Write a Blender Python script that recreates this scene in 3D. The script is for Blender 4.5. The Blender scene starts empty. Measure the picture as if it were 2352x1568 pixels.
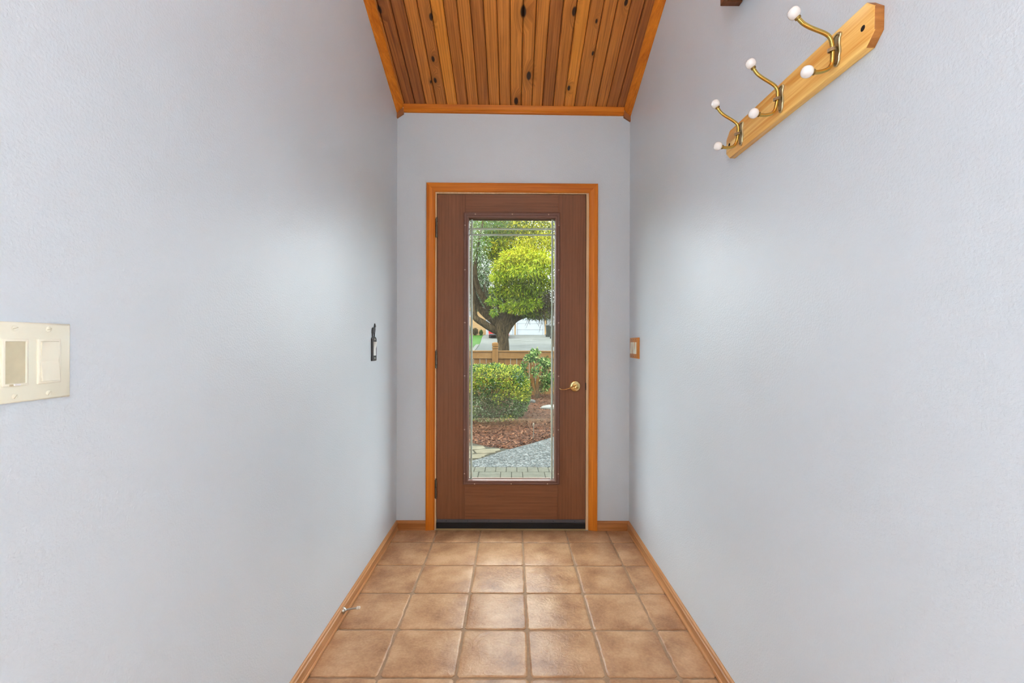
import bpy, bmesh, math, random
import numpy as np
from mathutils import Vector, Matrix, noise as mnoise

# ------------------------------------------------------------------ camera, sky, lights, exposure
SC = bpy.context.scene
COL = SC.collection
W, H, F = 2352, 1568, 1020.0          # photograph size and focal length in pixels
VX, VY, CZ = 1178.0, 788.0, 1.142     # vanishing point of the hall, camera height
cd = bpy.data.cameras.new('camera')
cam = bpy.data.objects.new('camera', cd)
COL.objects.link(cam)
cd.sensor_width = 36.0
cd.lens = 36.0 * F / W
cd.shift_x = -(VX - W / 2) / W
cd.shift_y = (VY - H / 2) / W
cd.clip_start = 0.02
cd.clip_end = 300
cam.location = (0, 0, CZ)
cam.rotation_euler = (math.pi / 2, math.radians(-0.15), 0)
SC.camera = cam

world = bpy.data.worlds.new('World')
SC.world = world
world.use_nodes = True
bg = world.node_tree.nodes['Background']
bg.inputs['Color'].default_value = (0.86, 0.93, 1.0, 1)     # bright overcast sky
bg.inputs['Strength'].default_value = 5.4

sd = bpy.data.lights.new('sun', 'SUN')
sd.energy = 4.0
sd.angle = math.radians(14)
sd.color = (1.0, 0.94, 0.82)
sun = bpy.data.objects.new('sun', sd)
COL.objects.link(sun)
sun.rotation_euler = Vector((0.75, 0.12, -0.85)).to_track_quat('-Z', 'Y').to_euler()

LAMP_HALL = 7.5     # glow of the globe lamp above the entry
# unseen fill lights added in the rear room's openings to brighten the side walls
for wx in (-2.98, 2.98):
    ad = bpy.data.lights.new('window_daylight', 'AREA')
    ad.shape = 'RECTANGLE'
    ad.size, ad.size_y = 1.2, 2.4
    ad.energy = 1430
    ad.color = (0.985, 0.985, 0.985)
    ao = bpy.data.objects.new('window_daylight', ad)
    COL.objects.link(ao)
    ao.location = (wx, -2.05, 1.3)
    ao.rotation_euler = Vector((-1 if wx > 0 else 1, 0, 0)).to_track_quat('-Z', 'Z').to_euler()

SC.view_settings.view_transform = 'Standard'
SC.view_settings.look = 'None'
SC.view_settings.exposure = 1.0
SC.view_settings.gamma = 1.0
SC.view_settings.use_curve_mapping = False

R = random.Random(11)
NR = np.random.default_rng(5)
XL, XR, YB = -0.711, 0.714, 2.72      # hall: left wall, right wall, end wall
YR = -1.3                             # where the hall opens into the room behind


def at(px, py, y):
    """world point seen at a photograph pixel, at depth y"""
    return Vector(((px - VX) / F * y, y, CZ - (py - VY) / F * y))


# ------------------------------------------------------------------ materials
def lin(r, g, b):
    f = lambda c: (c / 255 / 12.92) if c / 255 <= 0.04045 else ((c / 255 + 0.055) / 1.055) ** 2.4
    return (f(r), f(g), f(b), 1)


class NT:
    def __init__(s, name):
        s.m = bpy.data.materials.new(name)
        s.m.use_nodes = True
        s.t = s.m.node_tree
        s.p = s.t.nodes['Principled BSDF']
        s.out = s.t.nodes['Material Output']

    def n(s, kind, **kw):
        nd = s.t.nodes.new(kind)
        for k, v in kw.items():
            setattr(nd, k, v)
        return nd

    def l(s, a, b):
        s.t.links.new(a, b)

    def coords(s, scale=(1, 1, 1), kind='Object', rnd=False):
        tc = s.n('ShaderNodeTexCoord')
        src = tc.outputs[kind] if kind != 'World' else s.n('ShaderNodeNewGeometry').outputs['Position']
        mp = s.n('ShaderNodeMapping')
        mp.inputs['Scale'].default_value = scale
        s.l(src, mp.inputs['Vector'])
        if rnd:
            oi = s.n('ShaderNodeObjectInfo')
            mu = s.n('ShaderNodeMath', operation='MULTIPLY')
            mu.inputs[1].default_value = 57.0
            s.l(oi.outputs['Random'], mu.inputs[0])
            va = s.n('ShaderNodeVectorMath', operation='ADD')
            s.l(mp.outputs[0], va.inputs[0])
            s.l(mu.outputs[0], va.inputs[1])
            return va.outputs[0]
        return mp.outputs[0]

    def noise(s, vec, scale, detail=2, rough=0.5, dist=0.0):
        nd = s.n('ShaderNodeTexNoise')
        nd.inputs['Scale'].default_value = scale
        nd.inputs['Detail'].default_value = detail
        nd.inputs['Roughness'].default_value = rough
        nd.inputs['Distortion'].default_value = dist
        if vec is not None:
            s.l(vec, nd.inputs['Vector'])
        return nd.outputs['Fac']

    def ramp(s, fac, stops):
        nd = s.n('ShaderNodeValToRGB')
        el = nd.color_ramp.elements
        while len(el) < len(stops):
            el.new(0.5)
        for e, (p, c) in zip(el, stops):
            e.position = p
            e.color = c
        s.l(fac, nd.inputs[0])
        return nd.outputs[0]

    def mix(s, fac, a, b, mode='MIX'):
        nd = s.n('ShaderNodeMix', data_type='RGBA', blend_type=mode)
        for v, i in ((fac, 0), (a, 6), (b, 7)):
            if hasattr(v, 'links'):
                s.l(v, nd.inputs[i])
            else:
                nd.inputs[i].default_value = v
        return nd.outputs[2]

    def math(s, op, a, b=0.0, clamp=False):
        nd = s.n('ShaderNodeMath', operation=op, use_clamp=clamp)
        for v, i in ((a, 0), (b, 1)):
            if hasattr(v, 'links'):
                s.l(v, nd.inputs[i])
            else:
                nd.inputs[i].default_value = v
        return nd.outputs[0]

    def base(s, c):
        if hasattr(c, 'links'):
            s.l(c, s.p.inputs['Base Color'])
        else:
            s.p.inputs['Base Color'].default_value = c

    def bump(s, fac, strength, dist):
        nd = s.n('ShaderNodeBump')
        nd.inputs['Strength'].default_value = strength
        nd.inputs['Distance'].default_value = dist
        s.l(fac, nd.inputs['Height'])
        s.l(nd.outputs[0], s.p.inputs['Normal'])

    def set(s, rough=0.5, metal=0.0, spec=None):
        s.p.inputs['Roughness'].default_value = rough
        s.p.inputs['Metallic'].default_value = metal
        if spec is not None:
            s.p.inputs['Specular IOR Level'].default_value = spec
        return s.m


def plain(name, c, rough=0.5, metal=0.0, spec=None, grain=0.04):
    """one colour with a faint procedural unevenness"""
    t = NT(name)
    v = t.coords((1, 1, 1))
    n = t.noise(v, 60, 3)
    d = tuple(x * (1 - grain * 2) for x in c[:3]) + (1,)
    t.base(t.ramp(n, [(0.3, d), (0.7, c)]))
    return t.set(rough, metal, spec)


def paint_wall(name):
    t = NT(name)
    v = t.coords((1, 1, 1), 'World')
    big = t.noise(v, 2.2, 2)
    t.base(t.ramp(big, [(0.3, (0.624, 0.680, 0.732, 1)), (0.7, (0.649, 0.705, 0.757, 1))]))
    n = t.noise(v, 190, 2, 0.55)
    t.bump(n, 0.42, 0.0022)
    return t.set(0.38, 0, 0.45)


def wood(name, dark, light, axis, rough=0.38, fine=70.0, along=1.6, streak=1.0, bump=0.0006):
    t = NT(name)
    sc = [fine, fine, fine]
    sc[axis] = along
    v = t.coords(sc, rnd=True)
    n1 = t.noise(v, 0.35, 5, 0.62, 0.7)
    n2 = t.noise(v, 1.6, 4, 0.6, 0.2)
    f = t.math('ADD', t.math('MULTIPLY', n1, 0.65), t.math('MULTIPLY', n2, 0.35))
    lo, hi = 0.5 - 0.17 / streak, 0.5 + 0.17 / streak
    t.base(t.ramp(f, [(lo, dark), (0.5, tuple((a + b) / 2 for a, b in zip(dark, light))), (hi, light)]))
    t.bump(n2, 0.35, bump)
    return t.set(rough, 0, 0.25)


ORANGE_D, ORANGE_L = lin(184, 92, 20), lin(238, 146, 46)
M = {}
M['wall'] = paint_wall('wall_paint')
for k, ax in (('x', 0), ('y', 1), ('z', 2)):
    M['trim_' + k] = wood('stained_trim_' + k, ORANGE_D, ORANGE_L, ax, 0.34)
M['base_x'] = wood('stained_baseboard_x', lin(150, 90, 44), lin(205, 140, 84), 0, 0.36)
M['base_y'] = wood('stained_baseboard_y', lin(158, 104, 58), lin(212, 156, 104), 1, 0.36)
M['jamb'] = wood('pale_jamb', lin(205, 165, 120), lin(236, 205, 165), 2, 0.5)
M['rack'] = wood('oak_rack', lin(222, 146, 58), lin(255, 216, 132), 1, 0.3, 75, 2.4, 1.5)
M['box'] = wood('brown_box', lin(84, 48, 28), lin(128, 78, 46), 1, 0.4)
M['plate_wood'] = wood('oak_plate', lin(176, 106, 40), lin(220, 150, 76), 2, 0.35, 120, 8)


def door_wood(name, axis):
    t = NT(name)
    sc = [26, 26, 26]
    sc[axis] = 1.1
    v = t.coords(sc, rnd=True)
    wv = t.n('ShaderNodeTexWave', wave_type='BANDS', bands_direction='X' if axis == 2 else 'Z')
    wv.inputs['Scale'].default_value = 0.62
    wv.inputs['Distortion'].default_value = 14.0
    wv.inputs['Detail'].default_value = 2
    wv.inputs['Detail Scale'].default_value = 0.35
    t.l(v, wv.inputs['Vector'])
    n2 = t.noise(v, 4.0, 5, 0.75, 0.4)
    n3 = t.noise(v, 0.35, 2, 0.5)
    f = t.math('ADD', t.math('MULTIPLY', wv.outputs['Fac'], 0.07), t.math('ADD', t.math('MULTIPLY', n2, 0.60), t.math('MULTIPLY', n3, 0.33)))
    t.base(t.ramp(f, [(0.3, lin(108, 64, 38)), (0.5, lin(130, 80, 50)), (0.72, lin(144, 92, 60))]))
    t.bump(f, 0.4, 0.0006)
    return t.set(0.42, 0, 0.4)


M['door_v'] = door_wood('door_wood_vertical', 2)
M['door_h'] = door_wood('door_wood_horizontal', 0)
M['lite'] = plain('lite_frame_brown', lin(118, 80, 66), 0.36, 0, 0.5)
M['screw_cap'] = plain('screw_cap', lin(190, 160, 140), 0.3, 0.3)
M['brass'] = plain('polished_brass', lin(234, 208, 146), 0.2, 1.0)
M['brass_hook'] = plain('antique_brass', lin(206, 172, 92), 0.22, 1.0)
M['cast'] = plain('pale_cast_brass', lin(206, 196, 158), 0.32, 1.0)
M['rack_end'] = wood('oak_end_grain', lin(140, 84, 36), lin(196, 132, 68), 0, 0.4, 90, 20)
M['brass_dark'] = plain('dull_brass', lin(150, 122, 70), 0.35, 1.0)
M['nickel'] = plain('brushed_nickel', lin(200, 198, 190), 0.28, 1.0)
M['hinge'] = plain('hinge_bronze', lin(120, 112, 98), 0.35, 0.9)
M['porcelain'] = plain('white_porcelain', lin(243, 242, 240), 0.12, 0, 0.6, 0.01)
M['ivory'] = plain('ivory_plastic', lin(236, 235, 216), 0.32, 0, 0.5, 0.01)
M['ivory2'] = plain('ivory_plastic_warm', lin(240, 238, 220), 0.28, 0, 0.5, 0.01)
M['lens'] = plain('beige_lens', lin(205, 197, 168), 0.5, 0, 0.3, 0.05)
M['white_plastic'] = plain('white_plastic', lin(238, 238, 236), 0.3, 0, 0.5, 0.01)
M['black_metal'] = plain('black_iron', lin(48, 50, 52), 0.5, 0.2)
M['rubber'] = plain('black_rubber', lin(22, 22, 25), 0.45, 0, 0.4)
M['sweep'] = plain('grey_sweep', lin(88, 88, 94), 0.4, 0.3)
M['sill'] = plain('tan_sill', lin(176, 150, 104), 0.5)
M['alu'] = plain('aluminium_sill', lin(190, 190, 180), 0.4, 0.5)
M['rubber_white'] = plain('white_rubber', lin(225, 215, 200), 0.5)
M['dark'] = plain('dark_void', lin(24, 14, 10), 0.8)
M['panelling'] = wood('grey_panelling', lin(84, 80, 76), lin(118, 114, 110), 2, 0.5, 20, 1.0)
M['carpet'] = plain('dark_floorboards', lin(84, 74, 64), 0.8, 0, 0.1, 0.1)
M['grout'] = plain('grout', lin(174, 144, 116), 0.8, 0, 0.2, 0.1)


def tile_mat():
    t = NT('ceramic_tile')
    v = t.coords((1, 1, 1), 'World')
    oi = t.n('ShaderNodeObjectInfo')
    va = t.n('ShaderNodeVectorMath', operation='ADD')
    t.l(v, va.inputs[0])
    mu = t.math('MULTIPLY', oi.outputs['Random'], 31.0)
    t.l(mu, va.inputs[1])
    c1 = t.noise(va.outputs[0], 7.5, 4, 0.55)
    c2 = t.noise(va.outputs[0], 120, 3, 0.6)
    f = t.math('ADD', t.math('MULTIPLY', c1, 0.8), t.math('MULTIPLY', c2, 0.2))
    t.base(t.ramp(f, [(0.34, lin(158, 114, 80)), (0.5, lin(190, 147, 108)), (0.66, lin(212, 172, 132))]))
    b1 = t.noise(va.outputs[0], 22, 3, 0.6, 1.5)
    b2 = t.noise(va.outputs[0], 90, 2, 0.6)
    t.bump(t.math('ADD', b1, t.math('MULTIPLY', b2, 0.35)), 0.5, 0.004)
    return t.set(0.36, 0, 0.36)


M['tile'] = tile_mat()

# ceiling cedar: knots lie where the boards have them
KNOTS = [(870, 23, .014), (988, 40, .013), (993, 136, .012), (998, 185, .012), (988, 189, .007), (1200, 27, .021), (1213, 174, .019),
         (1184, 232, .018), (1317, 26, .016), (1368, 48, .008), (1305, 202, .012), (1360, 122, .009), (1436, 5, .012)]
SLOPE, TILT = 0.36, -0.0127


def ceil_z(x, y):
    return 2.577 + SLOPE * (YB - y) + TILT * x


def on_ceiling(px, py):
    kx, kz = (px - VX) / F, -(py - VY) / F
    y = (2.577 + SLOPE * YB - CZ) / (kz + SLOPE - TILT * kx)
    return kx * y, y


def plank_mat():
    t = NT('cedar_plank')
    geo = t.n('ShaderNodeNewGeometry')
    oi = t.n('ShaderNodeObjectInfo')
    sep = t.n('ShaderNodeSeparateXYZ')
    t.l(geo.outputs['Position'], sep.inputs[0])
    knot = None
    halo = None
    for (px, py, r) in KNOTS:
        kx, ky = on_ceiling(px, py)
        dx = t.math('MULTIPLY', t.math('SUBTRACT', sep.outputs[0], kx), 1.25)
        dy = t.math('MULTIPLY', t.math('SUBTRACT', sep.outputs[1], ky), 0.62)
        d = t.math('SQRT', t.math('ADD', t.math('MULTIPLY', dx, dx), t.math('MULTIPLY', dy, dy)))
        k = t.math('SUBTRACT', 1.0, t.math('DIVIDE', d, r), True)
        h = t.math('SUBTRACT', 1.0, t.math('DIVIDE', d, r * 3.2), True)
        knot = k if knot is None else t.math('MAXIMUM', knot, k)
        halo = h if halo is None else t.math('MAXIMUM', halo, h)
    # grain runs along the board and swings round the knots
    cx = t.math('ADD', t.math('MULTIPLY', sep.outputs[0], 46.0), t.math('MULTIPLY', halo, 2.2))
    cx = t.math('ADD', cx, t.math('MULTIPLY', oi.outputs['Random'], 77.0))
    cb = t.n('ShaderNodeCombineXYZ')
    t.l(cx, cb.inputs[0])
    t.l(t.math('MULTIPLY', sep.outputs[1], 1.5), cb.inputs[1])
    t.l(t.math('MULTIPLY', oi.outputs['Random'], 40.0), cb.inputs[2])
    n1 = t.noise(cb.outputs[0], 0.8, 5, 0.66, 1.8)
    wv = t.n('ShaderNodeTexWave', wave_type='BANDS', bands_direction='X')
    wv.inputs['Scale'].default_value = 0.55
    wv.inputs['Distortion'].default_value = 11
    wv.inputs['Detail'].default_value = 2
    wv.inputs['Detail Scale'].default_value = 0.5
    t.l(cb.outputs[0], wv.inputs['Vector'])
    g = t.math('ADD', t.math('MULTIPLY', n1, 1.15), t.math('MULTIPLY', wv.outputs['Fac'], 0.12))
    g = t.math('SUBTRACT', g, 0.12)
    warm = t.ramp(g, [(0.2, lin(160, 88, 34)), (0.6, lin(226, 144, 62)), (0.85, lin(244, 166, 80))])
    brown = t.ramp(g, [(0.2, lin(118, 64, 32)), (0.6, lin(172, 102, 50)), (0.85, lin(192, 120, 62))])
    gold = t.ramp(g, [(0.2, lin(206, 122, 38)), (0.6, lin(246, 160, 58)), (0.85, lin(252, 176, 76))])
    tone = t.n('ShaderNodeSeparateColor')
    t.l(oi.outputs['Color'], tone.inputs[0])
    c = t.mix(tone.outputs[0], brown, warm)
    c = t.mix(tone.outputs[1], c, gold)
    c = t.mix(t.math('MULTIPLY', halo, 0.45), c, lin(112, 62, 26))
    c = t.mix(t.math('MULTIPLY', knot, 3.0, True), c, lin(50, 28, 14))
    t.base(c)
    t.bump(g, 0.3, 0.0008)
    return t.set(0.36, 0, 0.45)


M['plank'] = plank_mat()


def glass_mat():
    t = NT('door_glass')
    tr = t.n('ShaderNodeBsdfTransparent')
    tr.inputs[0].default_value = (0.95, 0.975, 0.955, 1)
    gl = t.n('ShaderNodeBsdfGlossy')
    gl.inputs['Roughness'].default_value = 0.02
    gl.inputs['Color'].default_value = (0.9, 1.0, 0.94, 1)
    df = t.n('ShaderNodeBsdfDiffuse')
    df.inputs[0].default_value = (0.85, 0.88, 0.85, 1)
    v = t.coords((1, 1, 1), 'World')
    dirt = t.noise(v, 5, 3)
    m1 = t.n('ShaderNodeMixShader')
    m1.inputs[0].default_value = 0.03
    t.l(tr.outputs[0], m1.inputs[1])
    t.l(gl.outputs[0], m1.inputs[2])
    m2 = t.n('ShaderNodeMixShader')
    t.l(t.math('MULTIPLY', t.math('SUBTRACT', dirt, 0.48, True), 0.08), m2.inputs[0])
    t.l(m1.outputs[0], m2.inputs[1])
    t.l(df.outputs[0], m2.inputs[2])
    t.l(m2.outputs[0], t.out.inputs['Surface'])
    return t.m


M['glass'] = glass_mat()
M['groove'] = plain('bevelled_groove', lin(214, 228, 214), 0.12, 0, 0.8, 0.02)  # pale colour stands in for sky reflected by clear glass bevels
M['groove_dark'] = plain('groove_shadow', lin(112, 132, 124), 0.2, 0, 0.6, 0.05)


def glow(name, c, strength):
    t = NT(name)
    t.base((0.9, 0.9, 0.88, 1))
    t.p.inputs['Emission Color'].default_value = c
    t.p.inputs['Emission Strength'].default_value = strength
    return t.set(0.4)


M['globe_hall'] = glow('lit_globe_hall', (0.90, 0.96, 1.0, 1), LAMP_HALL)


def leaf_mat():
    t = NT('leaf')
    a = t.n('ShaderNodeAttribute', attribute_name='col')
    t.base(a.outputs['Color'])
    tl = t.n('ShaderNodeBsdfTranslucent')
    t.l(a.outputs['Color'], tl.inputs[0])
    mx = t.n('ShaderNodeMixShader')
    mx.inputs[0].default_value = 0.38
    t.l(t.p.outputs[0], mx.inputs[1])
    t.l(tl.outputs[0], mx.inputs[2])
    t.l(mx.outputs[0], t.out.inputs['Surface'])
    return t.set(0.5, 0, 0.12)


M['leaf'] = leaf_mat()


def speckle(name, stops, scale, bump=0.5, dist=0.01, rough=0.7):
    t = NT(name)
    v = t.coords((1, 1, 1), 'World')
    vo = t.n('ShaderNodeTexVoronoi')
    vo.inputs['Scale'].default_value = scale
    t.l(v, vo.inputs['Vector'])
    sp = t.n('ShaderNodeSeparateColor')
    t.l(vo.outputs['Color'], sp.inputs[0])
    t.base(t.ramp(sp.outputs[0], stops))
    t.bump(t.math('SUBTRACT', 1.0, vo.outputs['Distance']), bump, dist)
    return t.set(rough, 0, 0.3)


def mottled(name, stops, scale, detail=4, rough=0.8, bump=0.0, dist=0.01):
    t = NT(name)
    v = t.coords((1, 1, 1), 'World')
    n = t.noise(v, scale, detail, 0.6)
    t.base(t.ramp(n, stops))
    if bump:
        t.bump(n, bump, dist)
    return t.set(rough, 0, 0.25)


M['aggregate'] = speckle('exposed_aggregate', [(0.0, lin(92, 98, 98)), (0.4, lin(138, 144, 142)), (0.75, lin(172, 178, 176)), (1.0, lin(226, 230, 228))], 62)
M['mulch'] = speckle('bark_mulch', [(0.0, lin(58, 34, 24)), (0.5, lin(110, 68, 46)), (1.0, lin(160, 108, 80))], 45, 0.8, 0.02)
M['paver'] = mottled('concrete_paver', [(0.3, lin(140, 140, 124)), (0.7, lin(172, 170, 152))], 30, 4, 0.75, 0.3, 0.003)
M['joint'] = mottled('paver_joint', [(0.3, lin(92, 90, 78)), (0.7, lin(118, 116, 100))], 40)
M['stone'] = mottled('tan_flagstone', [(0.3, lin(160, 150, 124)), (0.7, lin(204, 194, 164))], 6, 5, 0.75, 0.4, 0.01)
M['rock'] = mottled('pale_rock', [(0.3, lin(196, 194, 186)), (0.7, lin(236, 234, 228))], 8, 4, 0.8, 0.5, 0.02)
M['rock_grey'] = mottled('grey_rock', [(0.3, lin(140, 136, 130)), (0.7, lin(196, 192, 184))], 14, 4, 0.8, 0.5, 0.02)
M['lawn'] = mottled('lawn_grass', [(0.25, lin(66, 128, 26)), (0.5, lin(96, 166, 40)), (0.75, lin(132, 196, 60))], 1.6, 6, 0.8, 0.5, 0.05)
M['driveway'] = mottled('driveway_concrete', [(0.25, lin(150, 152, 142)), (0.5, lin(178, 180, 172)), (0.75, lin(192, 194, 188))], 0.7, 6, 0.8)
M['kerb'] = mottled('kerb_concrete', [(0.3, lin(196, 192, 180)), (0.7, lin(216, 212, 202))], 3)
M['fence'] = wood('fence_paint', lin(120, 82, 42), lin(160, 116, 66), 2, 0.6, 30, 2)
M['fence_h'] = wood('fence_paint_rail', lin(126, 88, 48), lin(168, 124, 74), 0, 0.6, 30, 2)
M['siding'] = mottled('peach_siding', [(0.3, lin(214, 170, 118)), (0.7, lin(226, 184, 132))], 3)
M['white_paint'] = mottled('white_paint', [(0.3, lin(222, 226, 230)), (0.7, lin(232, 236, 240))], 2)
M['shingle'] = mottled('roof_shingle', [(0.3, lin(92, 86, 80)), (0.7, lin(122, 114, 106))], 6)
M['pane_dark'] = plain('house_window_glass', lin(62, 72, 84), 0.1, 0, 0.8)
M['bark'] = None
t_ = NT('tree_bark')
v_ = t_.coords((14, 14, 3.2))
n_ = t_.noise(v_, 1.6, 5, 0.7, 0.8)
t_.base(t_.ramp(n_, [(0.32, lin(52, 40, 28)), (0.5, lin(96, 78, 54)), (0.72, lin(150, 126, 92))]))
t_.bump(n_, 1.0, 0.05)
M['bark'] = t_.set(0.9, 0, 0.2)
M['twig'] = plain('twig', lin(112, 92, 66), 0.8)
M['car_red'] = plain('red_car_paint', lin(190, 34, 30), 0.22, 0.0, 0.7)
M['car_glass'] = plain('car_glass', lin(60, 50, 52), 0.08, 0, 0.8)
M['car_light'] = plain('tail_light', lin(150, 18, 20), 0.15, 0, 0.7)
M['car_plate'] = plain('number_plate', lin(220, 216, 220), 0.4)
M['tyre'] = plain('tyre', lin(36, 36, 38), 0.7)
M['bin'] = plain('bin_plastic', lin(66, 70, 62), 0.5)
M['bin_lid'] = plain('bin_lid', lin(44, 46, 44), 0.5)
M['stake'] = plain('stake_metal', lin(150, 140, 126), 0.5, 0.4)


# garden colours darkened below their own tone, standing in for lower exposure outdoors
OUT_DARKEN = 0.44
for k, f_ in [(k, .115) for k in ('aggregate',)] + [(k, .135) for k in ( 'paver', 'joint', 'stone', 'rock', 'rock_grey', 'lawn', 'driveway', 'kerb')] + [(k, .20) for k in ('mulch',)] + [(k, .36) for k in ('fence', 'fence_h')] + [(k, .26) for k in ('bark', 'twig', 'stake')] + \
        [(k, .31) for k in ('siding', 'white_paint', 'shingle', 'car_plate', 'bin')] + [(k, .6) for k in ('car_red', 'car_light')]:
    M[k].node_tree.nodes['Principled BSDF'].inputs['Specular IOR Level'].default_value *= .25
    for nd in M[k].node_tree.nodes:
        if nd.type == 'VALTORGB':
            for e_ in nd.color_ramp.elements:
                e_.color = tuple(c * f_ for c in e_.color[:3]) + (1,)


# ------------------------------------------------------------------ mesh helpers
class MB:
    """collects vertices and faces of ONE mesh"""

    def __init__(s):
        s.v, s.f = [], []

    def add(s, vs, fs):
        k = len(s.v)
        s.v += [Vector(p) for p in vs]
        s.f += [tuple(i + k for i in f) for f in fs]
        return s

    def box(s, x0, x1, y0, y1, z0, z1, bev=0.0, seg=1):
        if bev <= 0:
            vs = [(x, y, z) for z in (z0, z1) for y in (y0, y1) for x in (x0, x1)]
            return s.add(vs, [(0, 2, 3, 1), (4, 5, 7, 6), (0, 1, 5, 4), (2, 6, 7, 3), (0, 4, 6, 2), (1, 3, 7, 5)])
        bm = bmesh.new()
        bmesh.ops.create_cube(bm, size=1)
        for v in bm.verts:
            v.co = Vector(((x0 + x1) / 2 + v.co.x * (x1 - x0), (y0 + y1) / 2 + v.co.y * (y1 - y0), (z0 + z1) / 2 + v.co.z * (z1 - z0)))
        bmesh.ops.bevel(bm, geom=bm.edges[:], offset=bev, segments=seg, profile=0.7, affect='EDGES')
        bm.verts.ensure_lookup_table()
        s.add([v.co.copy() for v in bm.verts], [[v.index for v in f.verts] for f in bm.faces])
        bm.free()
        return s

    def loft(s, rings, close=True, caps=True):
        """rings: lists of points, equally long; each ring joined to the next"""
        n = len(rings[0])
        k = len(s.v)
        for r in rings:
            s.v += [Vector(p) for p in r]
        for i in range(len(rings) - 1):
            for j in range(n if close else n - 1):
                a, b = k + i * n + j, k + i * n + (j + 1) % n
                s.f.append((a, b, b + n, a + n))
        if caps:
            s.f.append(tuple(k + j for j in range(n))[::-1])
            s.f.append(tuple(k + (len(rings) - 1) * n + j for j in range(n)))
        return s

    def tube(s, path, rad, n=8, caps=True, flat=1.0):
        path = [Vector(p) for p in path]
        if not isinstance(rad, (list, tuple)):
            rad = [rad] * len(path)
        rings = []
        up = None
        for i, p in enumerate(path):
            d = (path[min(i + 1, len(path) - 1)] - path[max(i - 1, 0)]).normalized()
            if up is None:
                up = Vector((0, 0, 1)) if abs(d.z) < 0.9 else Vector((1, 0, 0))
            a = d.cross(up).normalized()
            up = a.cross(d).normalized()
            rings.append([p + (a * math.cos(2 * math.pi * j / n) + up * math.sin(2 * math.pi * j / n) * flat) * rad[i] for j in range(n)])
        return s.loft(rings, True, caps)

    def lathe(s, prof, o, axis, n=20):
        """prof: (distance along axis, radius)"""
        ax = Vector(axis).normalized()
        o = Vector(o)
        a = ax.orthogonal().normalized()
        b = ax.cross(a)
        rings = [[o + ax * h + (a * math.cos(2 * math.pi * j / n) + b * math.sin(2 * math.pi * j / n)) * max(r, 1e-5) for j in range(n)] for h, r in prof]
        return s.loft(rings)

    def prism(s, poly, f, d0, d1):
        """poly: (u, v); f(u, v, d) -> point"""
        return s.loft([[f(u, v, d0) for u, v in poly], [f(u, v, d1) for u, v in poly]])

    def mesh(s, name, mat, smooth=False, off=None):
        me = bpy.data.meshes.new(name)
        o = Vector(off) if off is not None else Vector()
        me.from_pydata([tuple(p - o) for p in s.v], [], s.f)
        me.update()
        bm = bmesh.new()
        bm.from_mesh(me)
        bmesh.ops.recalc_face_normals(bm, faces=bm.faces)
        bm.to_mesh(me)
        bm.free()
        if mat is not None:
            me.materials.append(M[mat])
        if smooth:
            me.polygons.foreach_set('use_smooth', [True] * len(me.polygons))
            try:
                me.set_sharp_from_angle(angle=math.radians(40))
            except Exception:
                pass
        return me

    def build(s, name, mat, parent=None, smooth=False, keep=False):
        """world-space vertices -> one object (its origin at its parent's, or at its own base)"""
        if parent is not None:
            o = world_loc(parent)
        elif keep:
            o = Vector()
        else:
            xs, ys, zs = zip(*[tuple(p) for p in s.v])
            o = Vector(((min(xs) + max(xs)) / 2, (min(ys) + max(ys)) / 2, min(zs)))
        ob = bpy.data.objects.new(name, s.mesh(name, mat, smooth, o))
        COL.objects.link(ob)
        if parent is not None:
            ob.parent = parent
        else:
            ob.location = o
        return ob


def world_loc(o):
    p = Vector(o.location)
    while o.parent is not None:
        o = o.parent
        p = p + Vector(o.location)
    return p


def empty(name, loc, rot=(0, 0, 0)):
    o = bpy.data.objects.new(name, None)
    o.empty_display_size = 0.05
    COL.objects.link(o)
    o.location = loc
    o.rotation_euler = rot
    return o


def inst(name, me, parent, loc, rot=(0, 0, 0), scale=(1, 1, 1)):
    o = bpy.data.objects.new(name, me)
    COL.objects.link(o)
    o.parent = parent
    o.location = loc
    o.rotation_euler = rot
    o.scale = scale
    return o


def tag(o, label, cat=None, group=None, kind=None):
    o['label'] = label
    if cat:
        o['category'] = cat
    if group:
        o['group'] = group
    if kind:
        o['kind'] = kind
    return o


def struct(o, label, cat):
    return tag(o, label, cat, None, 'structure')


# ------------------------------------------------------------------ room shell
ZT = 4.5
struct(MB().box(XL - 0.12, XL, YR, YB + 0.15, -0.06, ZT).build('wall_left', 'wall'), 'smooth pale blue-grey painted wall on the side of the double light switch', 'wall')
struct(MB().box(XR, XR + 0.12, YR, YB + 0.15, -0.06, ZT).build('wall_right', 'wall'), 'smooth pale blue-grey painted wall that carries the coat rack', 'wall')
OX0, OX1, OZ = -0.490, 0.470, 2.078        # rough opening of the door
wb = MB()
wb.add([(XL, YB, -0.06), (OX0, YB, -0.06), (OX0, YB, OZ), (OX1, YB, OZ), (OX1, YB, -0.06), (XR, YB, -0.06), (XR, YB, 3.2), (XL, YB, 3.2),
        (XL, YB + .15, -0.06), (OX0, YB + .15, -0.06), (OX0, YB + .15, OZ), (OX1, YB + .15, OZ), (OX1, YB + .15, -0.06), (XR, YB + .15, -0.06), (XR, YB + .15, 3.2), (XL, YB + .15, 3.2)],
       [(0, 1, 2, 7), (2, 3, 6, 7), (3, 4, 5, 6), (8, 15, 10, 9), (10, 15, 14, 11), (11, 14, 13, 12), (1, 9, 10, 2), (2, 10, 11, 3), (3, 11, 12, 4),
        (7, 6, 14, 15), (0, 7, 15, 8), (6, 5, 13, 14), (0, 8, 9, 1), (4, 12, 13, 5)])
struct(wb.build('wall_back', 'wall'), 'narrow blue-grey end wall around the glazed front door', 'wall')

# unseen living room, dark to cut bounce; window openings added for the fill lights
RX, RY, RZ = 3.0, -9.0, 4.02


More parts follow.
